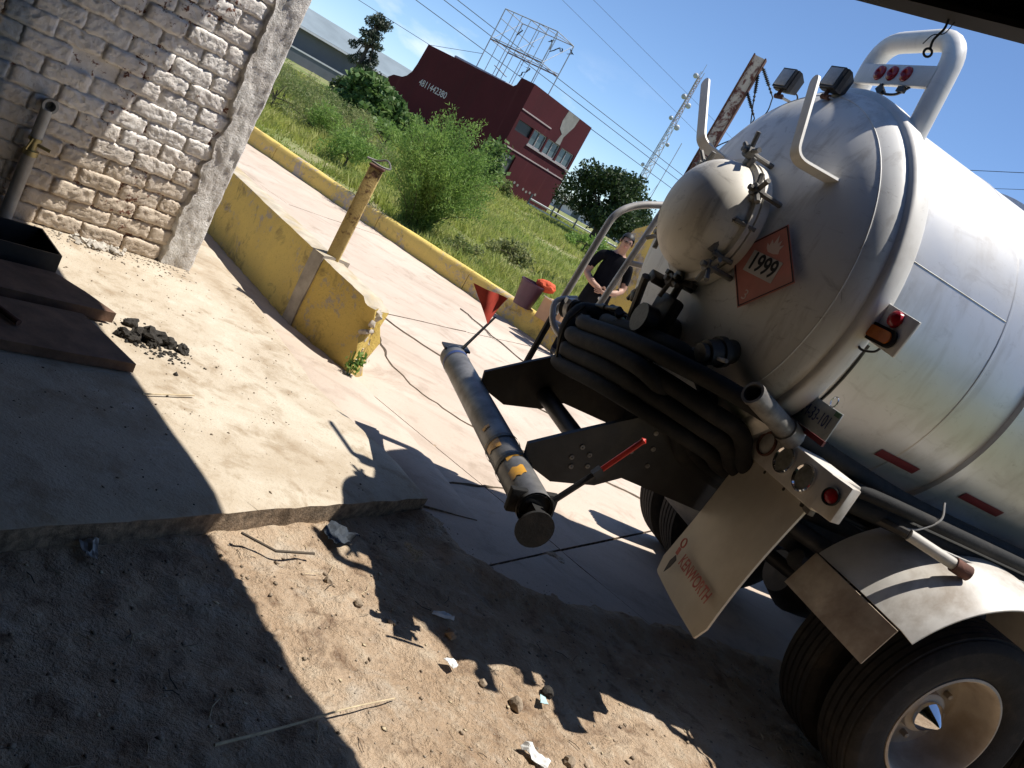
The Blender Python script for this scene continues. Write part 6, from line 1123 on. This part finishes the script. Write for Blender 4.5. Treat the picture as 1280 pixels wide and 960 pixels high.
for i, (x, y, s_, mt) in enumerate(((0.29, 3.13, 0.030, 'clod'), (0.62, 2.92, 0.036, 'clod'), (0.74, 3.10, 0.030, 'dung'), (0.47, 2.93, 0.02, 'clod'), (-0.10, 2.98, 0.02, 'clod'), (0.86, 2.75, 0.03, 'clod'), (-0.25, 3.05, 0.022, 'clod'), (0.05, 3.0, 0.018, 'stone'))):
    lb_ = ['brown clod at the tip of the bumper shadow', 'brown clod beside the pale blue scrap in the sunlit dirt', 'dark clod at the edge of the truck shadow', 'small clod in the middle of the sunlit dirt', 'small clod left of the bumper shadow', 'brown clod at the bottom right of the sunlit dirt', 'clod near the dark plastic scrap', 'small pale stone in the sunlit dirt'][i]
    rock('clod', (x, y, dirt_z(x, y) + s_ * 0.35), s_, mt, i + 20, lb_, 'clod', 'clods lying in the dirt yard')
mb = MB(); P = bez([(-0.22, 1.95, dirt_z(-0.22, 1.95) + 0.012), (-0.08, 2.16, 0.012), (0.05, 2.36, 0.015), (0.18, 2.55, dirt_z(0.18, 2.55) + 0.014)], 8); mb.tube(P, [0.005 - 0.0001 * i for i in range(len(P))], 7); tag(mb.build('dry_stick', 'straw', None, True), 'long dry stick lying across the shadow edge in the dirt', 'stick')
mb = MB(); mb.tube([(-1.39, 3.42, 0.112), (-1.33, 3.55, 0.113), (-1.27, 3.68, 0.112)], 0.004, 6); tag(mb.build('dry_stick', 'straw', None, True), 'short pale stick lying on the sunlit slab', 'stick')
mb = MB(); mb.tube([(-0.62, 2.92, 0.05), (-0.48, 2.98, 0.02), (-0.36, 3.12, 0.015)], 0.006, 6); tag(mb.build('dry_stick', 'bark', None, True), 'brown twig lying against the slab edge', 'stick')
def scrap(name, label, cat, loc, size, mat, seed, n_=9, lift=0.35):
    rr = random.Random(seed); V_ = []; F_ = []
    for j in range(n_):
        for i in range(n_):
            u, v_ = i / (n_ - 1) - 0.5, j / (n_ - 1) - 0.5; V_.append((u * size[0] * (1 + 0.4 * v_ * rr.uniform(0.6, 1)), v_ * size[1] * (1 - 0.5 * u), 0.012 + lift * size[0] * (abs(fbm(u * 2, v_ * 2, 0.9, 2, seed)) + 0.25 * max(0, -u))))
    for j in range(n_ - 1):
        for i in range(n_ - 1): F_.append((j * n_ + i, j * n_ + i + 1, (j + 1) * n_ + i + 1, (j + 1) * n_ + i))
    k = len(V_); mb = MB(); mb.add(V_ + [(x, y, z - 0.002) for x, y, z in V_], F_ + [tuple(k + q for q in f[::-1]) for f in F_]); o = mb.build(name, mat, None, False); o.location = loc; o.rotation_euler = (0, 0, seed * 0.9); return tag(o, label, cat)
scrap('plastic_scrap', 'crumpled dark blue plastic scrap lying below the slab edge', 'plastic', (-0.34, 3.36, 0.0), (0.15, 0.12), 'litter_blue', 5, 9, 0.28)
scrap('paper_scrap', 'white paper scrap at the bottom edge of the dirt', 'paper', (0.72, 2.66, -0.01), (0.11, 0.06), 'litter_white', 3); scrap('paper_scrap', 'tiny pale blue scrap beside a clod in the dirt', 'paper', (0.725, 3.03, -0.01), (0.05, 0.03), 'litter_aqua', 2, 5, 0.1); scrap('paper_scrap', 'small white scrap in the middle of the sunlit dirt', 'paper', (0.33, 2.93, -0.01), (0.05, 0.045), 'litter_white', 8, 6, 0.3); scrap('paper_scrap', 'thin white scrap near the tip of the bumper shadow', 'paper', (0.22, 3.22, -0.01), (0.09, 0.035), 'litter_white', 11, 6, 0.3); scrap('plastic_scrap', 'grey plastic scrap in the shade against the slab edge', 'plastic', (-0.93, 2.42, 0.0), (0.09, 0.05), 'grey_pipe', 6, 6, 0.4)
mb = MB()
for k in range(14): a0 = k * 0.5; mb.tube(bez([(0.02 * math.sin(a0), 0.06 * math.cos(a0 * 1.7), 0.01 + 0.008 * k % 0.05), (0.05 * math.cos(a0), 0.03 * math.sin(a0 * 2), 0.045), (0.04 * math.sin(a0 * 1.3), -0.06 * math.cos(a0), 0.015)], 5), 0.0018, 4)
o = mb.build('wire_tangle', 'straw'); o.location = (-0.02, 3.55, 0.0); tag(o, 'small tangle of thin wire at the corner of the slab', 'wire')
